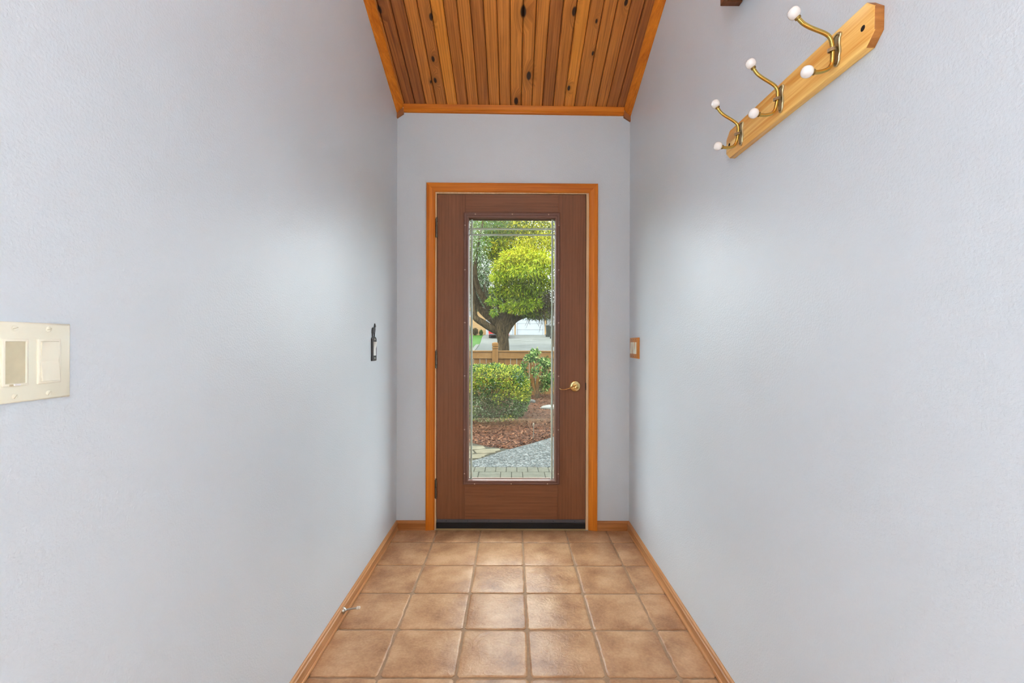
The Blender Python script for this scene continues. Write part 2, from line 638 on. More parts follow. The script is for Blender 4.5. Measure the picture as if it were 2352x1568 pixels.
def window_wall(x0, x1):
    mb = MB()
    ya, yb, za, zb = -2.65, -1.45, 0.25, 2.85
    mb.box(x0, x1, RY, ya, -.06, RZ)
    mb.box(x0, x1, yb, YR, -.06, RZ)
    mb.box(x0, x1, ya, yb, -.06, za)
    mb.box(x0, x1, ya, yb, zb, RZ)
    return mb


struct(window_wall(-RX - .15, -RX).build('wall_room_left', 'panelling'), 'wood-panelled living room wall with a tall window, behind the double switch', 'wall')
struct(window_wall(RX, RX + .15).build('wall_room_right', 'panelling'), 'wood-panelled living room wall with a tall window, on the coat rack side', 'wall')
struct(MB().box(-RX - .15, RX + .15, RY - .15, RY, -.06, RZ).build('wall_room_rear', 'panelling'), 'wood-panelled wall at the far end of the living room', 'wall')
struct(MB().box(-RX - .15, XL - .12, YR, YR + .12, -.06, RZ).build('wall_room_front_left', 'panelling'), 'wood-panelled wall stub beside the hall opening, switch side', 'wall')
struct(MB().box(XR + .12, RX + .15, YR, YR + .12, -.06, RZ).build('wall_room_front_right', 'panelling'), 'wood-panelled wall stub beside the hall opening, coat rack side', 'wall')
struct(MB().box(-RX - .15, RX + .15, RY - .15, YR - .001, RZ, RZ + .1).build('ceiling_room', 'panelling'), 'flat wooden ceiling of the living room', 'ceiling')
struct(MB().box(-RX - .15, RX + .15, RY - .15, YR - .001, -.06, 0).build('floor_room', 'carpet'), 'dark floor of the living room', 'floor')
for k, x in ((1, -RX - .05), (2, RX + .05)):  # frames added around the openings that hold the fill lights
    w_ = struct(empty('window_%d' % k, (x, -2.05, .25)), 'tall white-framed living room window, ' + ('switch side' if k == 1 else 'coat rack side'), 'window')
    for (a, b, c, d) in ((-2.65, -2.60, .25, 2.85), (-1.50, -1.45, .25, 2.85), (-2.60, -1.50, .25, .30), (-2.60, -1.50, 2.80, 2.85)):
        MB().box(x - .03, x + .03, a, b, c, d, .004).build('frame_bar', 'white_paint', w_)

# floor: grout bed with single tiles
floor = struct(MB().box(XL, XR, YR, YB + 0.001, -0.06, -0.0035).build('floor', 'grout', keep=True), 'tan ceramic tile floor with brown grout', 'floor')
GX = [XL + 0.008, -0.457, -0.1935, 0.0600, 0.3230, 0.5725, XR - 0.008]
GY = [YB - 0.002, 2.5466, 2.283, 2.029, 1.7714, 1.517]
while GY[-1] > YR + 0.26:
    GY.append(GY[-1] - 0.257)


def tile_mesh(w, d, seed):
    rr = random.Random(seed)
    n = 9
    ring = []
    hw, hd = w / 2, d / 2
    cor = 0.008
    pts = []
    for (ax, ay, bx, by) in ((-hw, -hd, hw, -hd), (hw, -hd, hw, hd), (hw, hd, -hw, hd), (-hw, hd, -hw, -hd)):
        L = math.hypot(bx - ax, by - ay)
        for i in range(n):
            t = (cor + (L - 2 * cor) * i / (n - 1)) / L
            jit = rr.gauss(0, 0.0009)
            nx, ny = (by - ay) / L, -(bx - ax) / L
            pts.append((ax + (bx - ax) * t + nx * jit, ay + (by - ay) * t + ny * jit))
    mb = MB()
    sc = lambda k: [(x * (1 - k / hw), y * (1 - k / hd)) for x, y in pts]
    r0 = [(x, y, -0.006) for x, y in pts]
    r1 = [(x, y, -0.0018 + rr.gauss(0, .0003)) for x, y in sc(0.0004)]
    r2 = [(x, y, -0.0003) for x, y in sc(0.003)]
    r3 = [(x, y, 0.0004) for x, y in sc(0.008)]
    mb.loft([r0, r1, r2, r3])
    return mb.mesh('tile', 'tile', True)


GAP = 0.0085
cache = {}
for j in range(len(GY) - 1):
    for i in range(len(GX) - 1):
        w, d = GX[i + 1] - GX[i] - GAP, GY[j] - GY[j + 1] - GAP
        key = (round(w, 3), round(d, 3), R.randrange(3))
        if key not in cache:
            cache[key] = tile_mesh(w, d, hash(key) % 1000)
        inst('tile', cache[key], floor, ((GX[i] + GX[i + 1]) / 2, (GY[j] + GY[j + 1]) / 2, R.uniform(-.0004, .0004)), (R.gauss(0, .0012), R.gauss(0, .0012), 0))

# ceiling: dark backing with single cedar planks
cb = MB()
ys = (YR, YB + 0.15)
cb.add([(x, y, ceil_z(x, y) + dz) for dz in (0.0165, 0.12) for y in ys for x in (XL, XR)],
       [(0, 2, 3, 1), (4, 5, 7, 6), (0, 1, 5, 4), (2, 6, 7, 3), (0, 4, 6, 2), (1, 3, 7, 5)])
ceiling = struct(cb.build('ceiling', 'dark', keep=True), 'sloping ceiling of narrow knotty cedar planks', 'ceiling')
PITCH = 0.0645
px_ = XL + 0.012
first = True
edges = [XL + 0.004, XL + 0.0475]
while edges[-1] + PITCH < XR - 0.045:
    edges.append(edges[-1] + PITCH * (1 + R.uniform(-.02, .02)))
edges.append(XR - 0.004)
TONES = [.75, .05, .0, .8, .55, 1.7, .45, .75, .3, .9, .8, 1.1, 1.0, .9, .15, .7, 1.6, .6, .8, .75, .2, .05, .6]
for (a, b), tone in zip(zip(edges[:-1], edges[1:]), TONES + [.5] * 9):
    g = 0.0014
    ch = 0.0055
    prof = [(a + g, 0.013), (a + g, 0.0055), (a + g + ch, 0.0), (b - g - ch, 0.0), (b - g, 0.0055), (b - g, 0.013)]
    mb = MB()
    mb.loft([[(x, y, ceil_z(x, y) + dz) for x, dz in prof] for y in (YR, 0.6, 1.8, 2.3, YB - 0.001)])
    mb.build('plank', 'plank', ceiling).color = (min(tone, 1), max(tone - 1, 0), 0, 1)


# ------------------------------------------------------------------ mouldings
def mould(name, prof, rings, mat, parent):
    """prof: (u, v) profile; rings: functions (u, v) -> point, one for each end"""
    mb = MB()
    mb.loft([[f(u, v) for u, v in prof] for f in rings])
    return mb.build(name, mat, parent, True)


# ceiling mouldings: profile u = out from the wall, v = down from the ceiling
CROWN = [(0.0, 0.001), (0.040, 0.001), (0.0405, 0.006), (0.036, 0.013), (0.026, 0.024), (0.0215, 0.026), (0.020, 0.030), (0.016, 0.035), (0.011, 0.037), (0.010, 0.043), (0.006, 0.0475), (0.0, 0.0475)]
t2 = struct(empty('trim_1', (XL, 1.0, ceil_z(XL, 1.0))), 'stained wooden ceiling moulding above the wall of the double light switch', 'trim')
mould('moulding', CROWN, [lambda u, v: (XL + u, YR, ceil_z(XL + u, YR) - v), lambda u, v: (XL + u, YB - 0.012, ceil_z(XL + u, YB - 0.012) - v)], 'trim_y', t2)
t3 = struct(empty('trim_2', (XR, 1.0, ceil_z(XR, 1.0))), 'stained wooden ceiling moulding above the wall with the coat rack', 'trim')
mould('moulding', CROWN, [lambda u, v: (XR - u, YR, ceil_z(XR - u, YR) - v), lambda u, v: (XR - u, YB - 0.012, ceil_z(XR - u, YB - 0.012) - v)], 'trim_y', t3)


def ring_wood():
    t = NT('end_grain')
    v = t.coords((1, 1, 1))
    wv = t.n('ShaderNodeTexWave', wave_type='RINGS', rings_direction='Y')
    wv.inputs['Scale'].default_value = 62
    wv.inputs['Distortion'].default_value = 0.6
    t.l(v, wv.inputs['Vector'])
    t.base(t.ramp(wv.outputs['Fac'], [(0.3, lin(104, 54, 20)), (0.7, lin(196, 126, 74))]))
    return t.set(0.5)


M['end_grain'] = ring_wood()
for tr_, xw, sg in ((t2, XL, 1), (t3, XR, -1)):
    zc = ceil_z(xw, YB)
    o = (xw, YB - 0.012, zc - 0.076)
    mb = MB()
    poly = [(0.0, 0.072), (0.0, 0.040), (0.038, 0.012), (0.041, 0.030), (0.041, 0.046)]
    mb.prism([(u, v) for u, v in poly], lambda u, v, d: (xw + sg * u, YB - d, zc - v), 0.0008, 0.016)
    b = mb.build('end_block', 'end_grain')
    loc = Vector((xw + sg * 0.002, YB - 0.012, zc - 0.074))
    off = Vector(b.location) - loc
    for v in b.data.vertices:
        v.co += off
    b.parent = tr_
    b.location = loc - Vector(tr_.location)

FRONT = [(0.0, 0.004), (0.024, 0.004), (0.0245, 0.009), (0.021, 0.016), (0.019, 0.024), (0.0195, 0.031), (0.016, 0.035), (0.011, 0.038), (0.0105, 0.044), (0.006, 0.047), (0.0, 0.0475)]
t4 = struct(empty('trim_3', (0, YB, ceil_z(0, YB))), 'stained wooden moulding where the end wall meets the cedar ceiling', 'trim')
mould('moulding', FRONT, [lambda u, v: (XL + 0.041, YB - u, ceil_z(XL, YB) + 0.013 - v), lambda u, v: (XR - 0.040, YB - u, ceil_z(XR, YB) + 0.013 - v)], 'trim_x', t4)

# baseboards: profile u = out from the wall, v = up
BASE = [(0.0, 0.0), (0.0155, 0.0), (0.0160, 0.006), (0.0145, 0.0105), (0.0115, 0.012), (0.0110, 0.038), (0.0125, 0.0405), (0.0120, 0.0430), (0.0085, 0.0455), (0.0075, 0.050), (0.0055, 0.0545), (0.002, 0.0567), (0.0, 0.0567)]
bl = struct(MB().loft([[(XL + u, YR, v) for u, v in BASE], [(XL + u, YB - u, v) for u, v in BASE]]).build('baseboard_left', 'base_y', None, True), 'low stained wood baseboard that carries the door stop', 'baseboard')
br = struct(MB().loft([[(XR - u, YR, v) for u, v in BASE], [(XR - u, YB - u, v) for u, v in BASE]]).build('baseboard_right', 'base_y', None, True), 'low stained wood baseboard below the coat rack wall', 'baseboard')
CO0, CO1, COZ, CW = -0.5290, 0.5165, 2.1165, 0.0525       # outer edge of the door casing, its width
bb = struct(empty('baseboard_back', (0, YB, 0)), 'two short stained wood baseboards either side of the door casing', 'baseboard')
MB().loft([[(XL + u, YB - u, v) for u, v in BASE], [(CO0, YB - u, v) for u, v in BASE]]).build('segment', 'base_x', bb, True)
MB().loft([[(CO1, YB - u, v) for u, v in BASE], [(XR - u, YB - u, v) for u, v in BASE]]).build('segment', 'base_x', bb, True)

# door casing: u = from the outer edge inwards, v = out of the wall
CAS = [(0.0, 0.0), (0.0, 0.0165), (0.004, 0.0185), (0.009, 0.0165), (0.0115, 0.0145), (0.020, 0.0150), (0.030, 0.0125), (0.036, 0.0095), (0.043, 0.0085), (0.0465, 0.0100), (0.0505, 0.0085), (0.0525, 0.005), (0.0525, 0.0)]
cas = struct(empty('trim_4', (0, YB, 0)), 'honey-stained mitred wooden casing around the front door', 'trim')
DT = -0.0035                                              # the head drops slightly to one side
mould('side_casing', CAS, [lambda u, v: (CO0 + u, YB - v, 0.0), lambda u, v: (CO0 + u, YB - v, COZ - u + .0025)], 'trim_z', cas)
mould('side_casing', CAS, [lambda u, v: (CO1 - u, YB - v, 0.0), lambda u, v: (CO1 - u, YB - v, COZ - u - .0025)], 'trim_z', cas)
mould('head_casing', CAS, [lambda u, v: (CO0 + u, YB - v, COZ - u + .0025), lambda u, v: (CO1 - u, YB - v, COZ - u - .0025)], 'trim_x', cas)

# ------------------------------------------------------------------ the front door
DX0, DX1, DZ0, DZ1 = -0.4655, 0.4455, 0.030, 2.0535        # slab
DF, DBK = YB + 0.003, YB + 0.047                           # its faces
door = struct(empty('door_1', (-0.01, YB + 0.02, 0)), 'brown wood-grain front door with one tall glass lite and brass lever', 'door')
LX0, LX1, LZ0, LZ1 = -0.3030, 0.2880, 0.2765, 1.9420       # lite frame, outside
GX0, GX1, GZ0, GZ1 = -0.2700, 0.2570, 0.3040, 1.9050       # glass in view
hx0, hx1, hz0, hz1 = LX0 + 0.012, LX1 - 0.012, LZ0 + 0.012, LZ1 - 0.012
jm = struct
J = 0.0125
jx0, jx1, jz1 = OX0 + 0.002, OX1 - 0.002, OZ - 0.002
MB().box(jx0, DX0 - 0.0030, YB - 0.0005, YB + 0.148, 0.0, jz1).build('jamb', 'jamb', door)
MB().box(DX1 + 0.0030, jx1, YB - 0.0005, YB + 0.148, 0.0, jz1).build('jamb', 'jamb', door)
MB().box(DX0 - 0.0030, DX1 + 0.0030, YB - 0.0005, YB + 0.148, DZ1 + 0.0035, jz1).build('jamb', 'jamb', door)
MB().box(DX0 - 0.0030, DX0 + 0.012, DBK + 0.002, YB + 0.148, 0.0, DZ1 + 0.0035).build('door_stop_strip', 'rubber', door)
MB().box(DX1 - 0.012, DX1 + 0.0030, DBK + 0.002, YB + 0.148, 0.0, DZ1 + 0.0035).build('door_stop_strip', 'rubber', door)
MB().box(DX0, DX1, DBK + 0.002, YB + 0.148, DZ1 - 0.010, DZ1 + 0.0035).build('door_stop_strip', 'rubber', door)
e = 0.0003
MB().box(DX0, hx0, DF, DBK, DZ0 + 0.03, DZ1, 0.0012).build('stile', 'door_v', door)
MB().box(hx1, DX1, DF, DBK, DZ0 + 0.03, DZ1, 0.0012).build('stile', 'door_v', door)
MB().box(hx0 + e, hx1 - e, DF + .0004, DBK, hz1, DZ1).build('rail', 'door_h', door)
MB().box(hx0 + e, hx1 - e, DF + .0004, DBK, DZ0 + 0.03, hz0).build('rail', 'door_h', door)
# moulded frame of the lite: mitred rings, (inset, proud of the slab)
LP = [(0.0, -0.002), (0.0, 0.004), (0.003, 0.0075), (0.0065, 0.0085), (0.0095, 0.0075), (0.0115, 0.0050), (0.0155, 0.0048), (0.0175, 0.0075), (0.0215, 0.0085), (0.0255, 0.0070), (0.0290, 0.0020), (0.0330, -0.0040), (0.0330, -0.016)]


def lite_ring(t, h):
    k = t / 0.033
    x0, x1, z0, z1 = LX0 + (GX0 - LX0) * k, LX1 + (GX1 - LX1) * k, LZ0 + (GZ0 - LZ0) * k, LZ1 + (GZ1 - LZ1) * k
    return [(x0, DF - h, z0), (x1, DF - h, z0), (x1, DF - h, z1), (x0, DF - h, z1)]


mb = MB()
mb.loft([lite_ring(t, h) for t, h in LP], True, False)
lite = mb.build('lite_frame', 'lite', door, True)
sm = MB().lathe([(0, 0.0042), (0.0012, 0.0040), (0.0022, 0.0028), (0.0026, 0.0008)], (0, 0, 0), (0, -1, 0), 10).mesh('screw', 'screw_cap', True)
lo = world_loc(lite)
for px, py in [(1091, 492.5), (1176, 492.5), (1259, 493), (1091, 1110.5), (1175, 1110), (1258, 1110)] + [(x, y) for x in (1067.7, 1282.8) for y in (518, 620, 741, 863, 986, 1087)]:
    p = at(px, py, DF)
    inst('screw', sm, lite, Vector((p.x, DF - 0.0070, p.z)) - lo)
GYP = DF + 0.019
MB().box(GX0 - 0.012, GX1 + 0.012, GYP, GYP + 0.004, GZ0 - 0.012, GZ1 + 0.012).build('glass', 'glass', door)
MB().box(GX0 - 0.012, GX0 - 0.0005, GYP - .003, GYP - .0004, GZ0 - .012, GZ1 + .012).build('glazing_bead', 'lite', door)
# outside half of the lite frame
mb = MB()
mb.loft([[(x, DBK + h, z) for x, y, z in lite_ring(t, 0)] for t, h in ((0, -0.001), (0, 0.006), (0.010, 0.009), (0.033, 0.003), (0.033, -0.014))], True, False)
mb.build('outer_lite_frame', 'lite', door, True)


def groove(x0, x1, z0, z1):
    """V-groove engraved in the pane: two bright bevels with a darker valley"""
    horiz = (x1 - x0) > (z1 - z0)
    mb, md = MB(), MB()
    y = GYP - 0.0006
    if horiz:
        zc, h = (z0 + z1) / 2, (z1 - z0) / 2
        mb.prism([(h, 0.0004), (h * .30, -0.0026), (h * .30, 0.0004)], lambda u, v, d: (d, y + v, zc + u), x0, x1)
        md.prism([(h * .29, 0.0004), (h * .29, -0.0016), (-h * .2, -0.0016), (-h * .2, 0.0004)], lambda u, v, d: (d, y + v, zc + u), x0, x1)
        mb2 = MB().prism([(-h, 0.0004), (-h * .22, -0.0022), (-h * .22, 0.0004)], lambda u, v, d: (d, y + v, zc + u), x0, x1)
    else:
        xc, h = (x0 + x1) / 2, (x1 - x0) / 2
        mb.prism([(h, 0.0004), (h * .30, -0.0026), (h * .30, 0.0004)], lambda u, v, d: (xc + u, y + v, d), z0, z1)
        md.prism([(h * .29, 0.0004), (h * .29, -0.0016), (-h * .29, -0.0016), (-h * .29, 0.0004)], lambda u, v, d: (xc + u, y + v, d), z0, z1)
        mb2 = MB().prism([(-h, 0.0004), (-h * .30, -0.0026), (-h * .30, 0.0004)], lambda u, v, d: (xc + u, y + v, d), z0, z1)
    o = mb.build('glass_groove', 'groove', door)
    md.build('valley', 'groove_dark', o)
    mb2.build('bevel', 'groove', o)


for px in (1083.2, 1268.0):
    x = at(px, 0, GYP).x
    groove(x - 0.0062, x + 0.0062, GZ0 - 0.01, GZ1 + 0.01)
for py in (526.0, 539.5):
    z = at(0, py, GYP).z
    groove(GX0 - 0.01, GX1 + 0.01, z - 0.0055, z + 0.0055)

# hinges
for py0, py1 in ((502, 546), (806, 846), (1101, 1145)):
    za, zb = at(0, py1, YB).z, at(0, py0, YB).z
    x = DX0 - 0.0022
    mb = MB()
    n = 5
    for i in range(n):
        a, b = za + (zb - za) * i / n, za + (zb - za) * (i + 1) / n
        mb.lathe([(0.0006, 0.0050), (0.0012, 0.0058), (b - a - .0012, 0.0058), (b - a - .0006, 0.0050)], (x, YB - 0.0035, a), (0, 0, 1), 12)
    h = mb.build('hinge', 'hinge', door, True)
    MB().box(x - 0.0085, x - 0.0010, YB - 0.0012, YB + 0.0020, za + .002, zb - .002).build('leaf_plate', 'black_metal', h)
    MB().lathe([(0, 0.0030), (0.002, 0.0045), (0.005, 0.0048), (0.0065, 0.002)], (x, YB - 0.0035, zb), (0, 0, 1), 10).build('pin', 'hinge', h, True)

# lever handle
hc = at(1321, 886, DF)
hd = MB().lathe([(0.0, 0.0325), (0.004, 0.0330), (0.007, 0.0315), (0.0095, 0.0270), (0.0105, 0.0180), (0.0125, 0.0165)], (hc.x, DF, hc.z), (0, -1, 0), 40).build('door_handle', 'brass', door, True)
MB().lathe([(0.010, 0.0155), (0.030, 0.0135), (0.044, 0.0125), (0.050, 0.0115), (0.052, 0.0080)], (hc.x + 0.004, DF, hc.z - 0.003), (0, -1, 0), 24).build('neck', 'brass', hd, True)
MB().lathe([(0.0515, 0.0075), (0.0545, 0.0070), (0.0550, 0.0045)], (hc.x + 0.006, DF, hc.z - 0.0035), (0, -1, 0), 18).build('button', 'brass_dark', hd, True)
lev = [at(1322, 885.5, DF - .04), at(1313, 889, DF - .046), at(1305, 892, DF - .047), at(1297, 894, DF - .047), at(1290, 893.8, DF - .046), at(1284.5, 890.8, DF - .044)]
MB().tube([p for p in lev], [0.0085, 0.0072, 0.0062, 0.0056, 0.0050, 0.0042], 12, True, 0.5).build('lever', 'brass', hd, True)
MB().box(hc.x - 0.006, hc.x + 0.001, DF - 0.011, DF - 0.006, hc.z + 0.020, hc.z + 0.0245, .001).build('set_screw', 'brass_dark', hd)
MB().box(DX1 - 0.0005, DX1 + 0.0045, YB - 0.0016, YB + 0.012, hc.z - 0.024, hc.z + 0.020, 0.0008).build('strike_plate', 'black_metal', door)

# sweep and sill
za, zb, zc_ = at(0, 1212.5, YB).z, at(0, 1199.5, YB).z, at(0, 1193, YB).z
MB().box(DX0 + .001, DX1 - .001, DF - 0.012, DF + 0.030, za, zb, 0.002).build('sweep', 'rubber', door)
sw = MB().box(DX0 + .001, DX1 - .001, DF - 0.0060, DF + 0.002, zb - 0.001, zc_ + .001, 0.0015).build('sweep_strip', 'sweep', door)
so = world_loc(sw)
ss = MB().lathe([(0, 0.0030), (0.0012, 0.0028), (0.0018, 0.0012)], (0, 0, 0), (0, -1, 0), 8).mesh('screw', 'black_metal', True)
for i in range(7):
    inst('screw', ss, sw, Vector((DX0 + 0.06 + i * 0.131, DF - 0.0060, (zb + zc_) / 2 + .001)) - so)
MB().box(DX0 - 0.002, DX1 + 0.002, YB - 0.004, YB + 0.22, -0.004, 0.0100, 0.002).build('sill', 'sill', door)
MB().box(OX0 - .04, OX1 + .04, YB + 0.152, YB + 0.30, -0.05, -0.006, 0.004).build('outer_sill', 'alu', door)


# ------------------------------------------------------------------ things on the walls
# double light switch near the camera
SY0, SY1, SZ0, SZ1 = 0.5935, 0.7090, 1.0555, 1.1705
sw2 = empty('light_switch', (XL, (SY0 + SY1) / 2, SZ0))
tag(sw2, 'ivory double light switch with a beige sensor and a rocker on the pale wall', 'light switch')


def switch_plate(parent, wall_x, sg, y0, y1, z0, z1, th, mat, bev):
    mb = MB()
    rings = []
    for k, h in ((0.0, 0.0004), (0.0, th - bev), (bev * .35, th - bev * .35), (bev, th)):
        rings.append([(wall_x + sg * h, y0 + k, z0 + k), (wall_x + sg * h, y1 - k, z0 + k), (wall_x + sg * h, y1 - k, z1 - k), (wall_x + sg * h, y0 + k, z1 - k)])
    mb.loft(rings)
    return mb.build('plate', mat, parent, True)


PT = 0.0062
switch_plate(sw2, XL, 1, SY0, SY1, SZ0, SZ1, PT, 'ivory', 0.0035)
fx = XL + PT
ym = (SY0 + SY1) / 2
zm = (SZ0 + SZ1) / 2
for k, (dy, kind) in enumerate(((-0.023, 'sensor'), (0.023, 'rocker'))):
    yc = ym + dy
    fr = MB()
    ya, yb_, z0, z1 = yc - 0.0168, yc + 0.0168, zm - 0.0335, zm + 0.0335
    rings = [[(fx + h, ya + q, z0 + q), (fx + h, yb_ - q, z0 + q), (fx + h, yb_ - q, z1 - q), (fx + h, ya + q, z1 - q)] for q, h in ((0, -0.001), (0, 0.0014), (0.001, 0.0022), (0.0035, 0.0022), (0.0042, 0.0008), (0.0042, -0.001))]
    fr.loft(rings, True, False)
    f_ = fr.build('switch_frame', 'ivory2', sw2, True)
    if kind == 'sensor':
        MB().box(fx - 0.0005, fx + 0.0014, ya + 0.0040, yb_ - 0.0040, z0 + 0.0040, z1 - 0.0040).build('sensor_lens', 'lens', sw2)
        MB().box(fx + 0.001, fx + 0.0040, yc - 0.0035, yc + 0.0050, z0 + 0.0005, z0 + 0.0032, 0.0006).build('slider', 'white_plastic', sw2)
        MB().box(fx + 0.001, fx + 0.0030, yc - 0.0085, yc - 0.0037, z0 + 0.0005, z0 + 0.0030, 0.0003).build('slider_slot', 'lens', sw2)
    else:
        mb = MB()
        a, b, c, d = ya + 0.0040, yb_ - 0.0040, z0 + 0.0040, z1 - 0.0040
        mb.loft([[(fx - .0005, a, c), (fx + 0.0050, a, c), (fx + 0.0022, a, (c + d) / 2), (fx + 0.0040, a, d), (fx - .0005, a, d)],
                 [(fx - .0005, b, c), (fx + 0.0050, b, c), (fx + 0.0022, b, (c + d) / 2), (fx + 0.0040, b, d), (fx - .0005, b, d)]])
        mb.build('rocker', 'ivory2', sw2)
    for s_, ang in ((1, 0.35), (-1, 0.9)):
        zc = zm + s_ * 0.0485
        sc = MB().lathe([(0, 0.0042), (0.0010, 0.0040), (0.0017, 0.0030)], (fx - .0002, yc, zc), (1, 0, 0), 16).build('screw', 'ivory', sw2, True)
        c, s2 = math.cos(ang), math.sin(ang)
        q = []
        for u, v in ((-.0034, -.0004), (.0034, -.0004), (.0034, .0004), (-.0034, .0004)):
            q.append((yc + u * c - v * s2, zc + u * s2 + v * c))
        MB().loft([[(fx + 0.0010, y, z) for y, z in q], [(fx + 0.0017, y, z) for y, z in q]]).build('slot', 'lens', sc)

# black iron switch plate with an animal figure
ay0, ay1, az0, az1 = 2.2250, 2.2960, 1.0510, 1.1720
an = empty('animal_switch_plate', (XL, (ay0 + ay1) / 2, az0))
tag(an, 'black iron switch plate topped by a standing animal silhouette, with white rocker', 'light switch')
pl = MB()
hw = (ay1 - ay0) / 2
yc = (ay0 + ay1) / 2
out = [(ay0, az0), (ay1, az0), (ay1, az1 - 0.008), (yc + hw * .7, az1 - 0.001), (yc + hw * .25, az1 + .003), (yc - hw * .25, az1 + .003), (yc - hw * .7, az1 - 0.001), (ay0, az1 - 0.008)]
cen = (yc, (az0 + az1) / 2)
shr = lambda k: [(cen[0] + (y - cen[0]) * (1 - k / hw), cen[1] + (z - cen[1]) * (1 - k / 0.06)) for y, z in out]
pl.loft([[(XL + .0004, y, z) for y, z in out], [(XL + 0.0050, y, z) for y, z in out], [(XL + 0.0070, y, z) for y, z in shr(0.002)]])
pl.build('plate', 'black_metal', an)
# side view of the animal, head raised towards the door
ani = [(.006, 0), (.011, 0), (.0125, .012), (.015, .021), (.026, .020), (.031, .018), (.0325, .0), (.0375, 0), (.0385, .012), (.042, .024), (.046, .034), (.0470, .042), (.0440, .047),
       (.0500, .048), (.0535, .052), (.0520, .057), (.0455, .0625), (.0420, .068), (.0395, .0675), (.0400, .060), (.0375, .053), (.0350, .050), (.0315, .0475), (.024, .0455), (.012, .0460), (.006, .0415), (.002, .030), (.0005, .018), (.0025, .017), (.005, .026), (.0065, .014)]
mb = MB()
ay = yc - 0.030
bm = bmesh.new()
vs = [bm.verts.new((XL + 0.0012, ay + u * 1.1, az1 + .0015 + v)) for u, v in ani]
f0 = bm.faces.new(vs)
ext = bmesh.ops.extrude_face_region(bm, geom=[f0])
for v in [g_ for g_ in ext['geom'] if isinstance(g_, bmesh.types.BMVert)]:
    v.co.x += 0.0042
bmesh.ops.triangulate(bm, faces=[f for f in bm.faces if len(f.verts) > 4])
bm.verts.index_update()
mb.add([v.co.copy() for v in bm.verts], [[v.index for v in f.verts] for f in bm.faces])
bm.free()
mb.build('animal_figure', 'black_metal', an)
rk = MB()
a, b, c, d = yc - 0.0165, yc + 0.0165, az0 + 0.0265, az1 - 0.0245
rk.loft([[(XL + .006, y, c), (XL + 0.0095, y, c), (XL + 0.0090, y, (c + d) / 2), (XL + 0.0170, y, d), (XL + .006, y, d)] for y in (a, b)])
rk.build('rocker', 'white_plastic', an)
for z in (az0 + 0.0125, az1 - 0.012):
    MB().lathe([(0, 0.0046), (0.0012, 0.0042), (0.0020, 0.002)], (XL + 0.0068, yc + .004, z), (1, 0, 0), 12).build('screw', 'nickel', an, True)

# oak triple switch beside the door
by0, by1, bz0, bz1 = 2.500, 2.668, 1.0565, 1.1760
tw = empty('wooden_switch_plate', (XR, (by0 + by1) / 2, bz0))
tag(tw, 'oak triple switch plate with three ivory rockers beside the door', 'light switch')
switch_plate(tw, XR, -1, by0, by1, bz0, bz1, 0.0120, 'plate_wood', 0.0050)
fx = XR - 0.0120
ym, zm = (by0 + by1) / 2, (bz0 + bz1) / 2
for k in (-1, 0, 1):
    yc = ym + k * 0.046
    up = (k == 0)
    mb = MB()
    a, b, c, d = yc - 0.0165, yc + 0.0165, zm - 0.0335, zm + 0.0335
    h0, h1 = (0.0010, 0.0055) if up else (0.0055, 0.0010)
    mb.loft([[(fx + .001, y, c), (fx - h0, y, c), (fx - 0.0020, y, (c + d) / 2), (fx - h1, y, d), (fx + .001, y, d)] for y in (a, b)])
    mb.build('rocker', 'ivory', tw)
    for z in (zm + 0.0485, zm - 0.0485):
        MB().lathe([(0, 0.0034), (0.001, 0.0032), (0.0015, 0.001)], (fx + .0002, yc, z), (-1, 0, 0), 10).build('screw', 'brass_dark', tw, True)

# coat rack: board built about its own middle, along local y (= hall depth), then tilted a little
RL, RH, RT = 0.596, 0.0880, 0.0190
rackc = Vector((XR, 1.153, 1.7770))
rack = empty('coat_rack', rackc, (math.radians(1.2), 0, 0))
tag(rack, 'oak coat rack with three brass double hooks and white porcelain knobs', 'coat rack')
hl, hh, ck = RL / 2, RH / 2, 0.0215
oct_ = [(-hl + ck, -hh), (hl - ck, -hh), (hl, -hh + ck), (hl, hh - ck), (hl - ck, hh), (-hl + ck, hh), (-hl, hh - ck), (-hl, -hh + ck)]
ins = lambda k: [(y * (1 - k / hl), z * (1 - k / hh)) for y, z in oct_]
mb = MB()
mb.loft([[(-0.0005, y, z) for y, z in oct_], [(-RT + 0.002, y, z) for y, z in oct_], [(-RT + .0006, y, z) for y, z in ins(0.0008)], [(-RT, y, z) for y, z in ins(0.002)]])
rb = bpy.data.objects.new('board', mb.mesh('board', 'rack', True))
rb.data.materials.append(M['rack_end'])
for pg in rb.data.polygons:
    if abs(pg.normal.y) > .5 and abs(pg.normal.x) < .5:
        pg.material_index = 1
COL.objects.link(rb)
rb.parent = rack
for y in (-hl + 0.029, hl - 0.021):
    hm = MB().lathe([(0, 0.0058), (0.0004, 0.0052), (0.0005, 0.003)], (-RT, y, -0.001), (-1, 0, 0), 14).mesh('screw_hole', 'dark', True)
    inst('screw_hole', hm, rb, (0, 0, 0))


def smooth_path(pts, n=6):
    """Catmull-Rom"""
    P = [Vector(p) for p in pts]
    P = [P[0] * 2 - P[1]] + P + [P[-1] * 2 - P[-2]]
    o = []
    for i in range(1, len(P) - 2):
        for k in range(n):
            t = k / n
            o.append(0.5 * ((2 * P[i]) + (P[i + 1] - P[i - 1]) * t + (2 * P[i - 1] - 5 * P[i] + 4 * P[i + 1] - P[i + 2]) * t * t + (3 * P[i] - P[i - 1] - 3 * P[i + 1] + P[i + 2]) * t ** 3))
    o.append(P[-2])
    return o


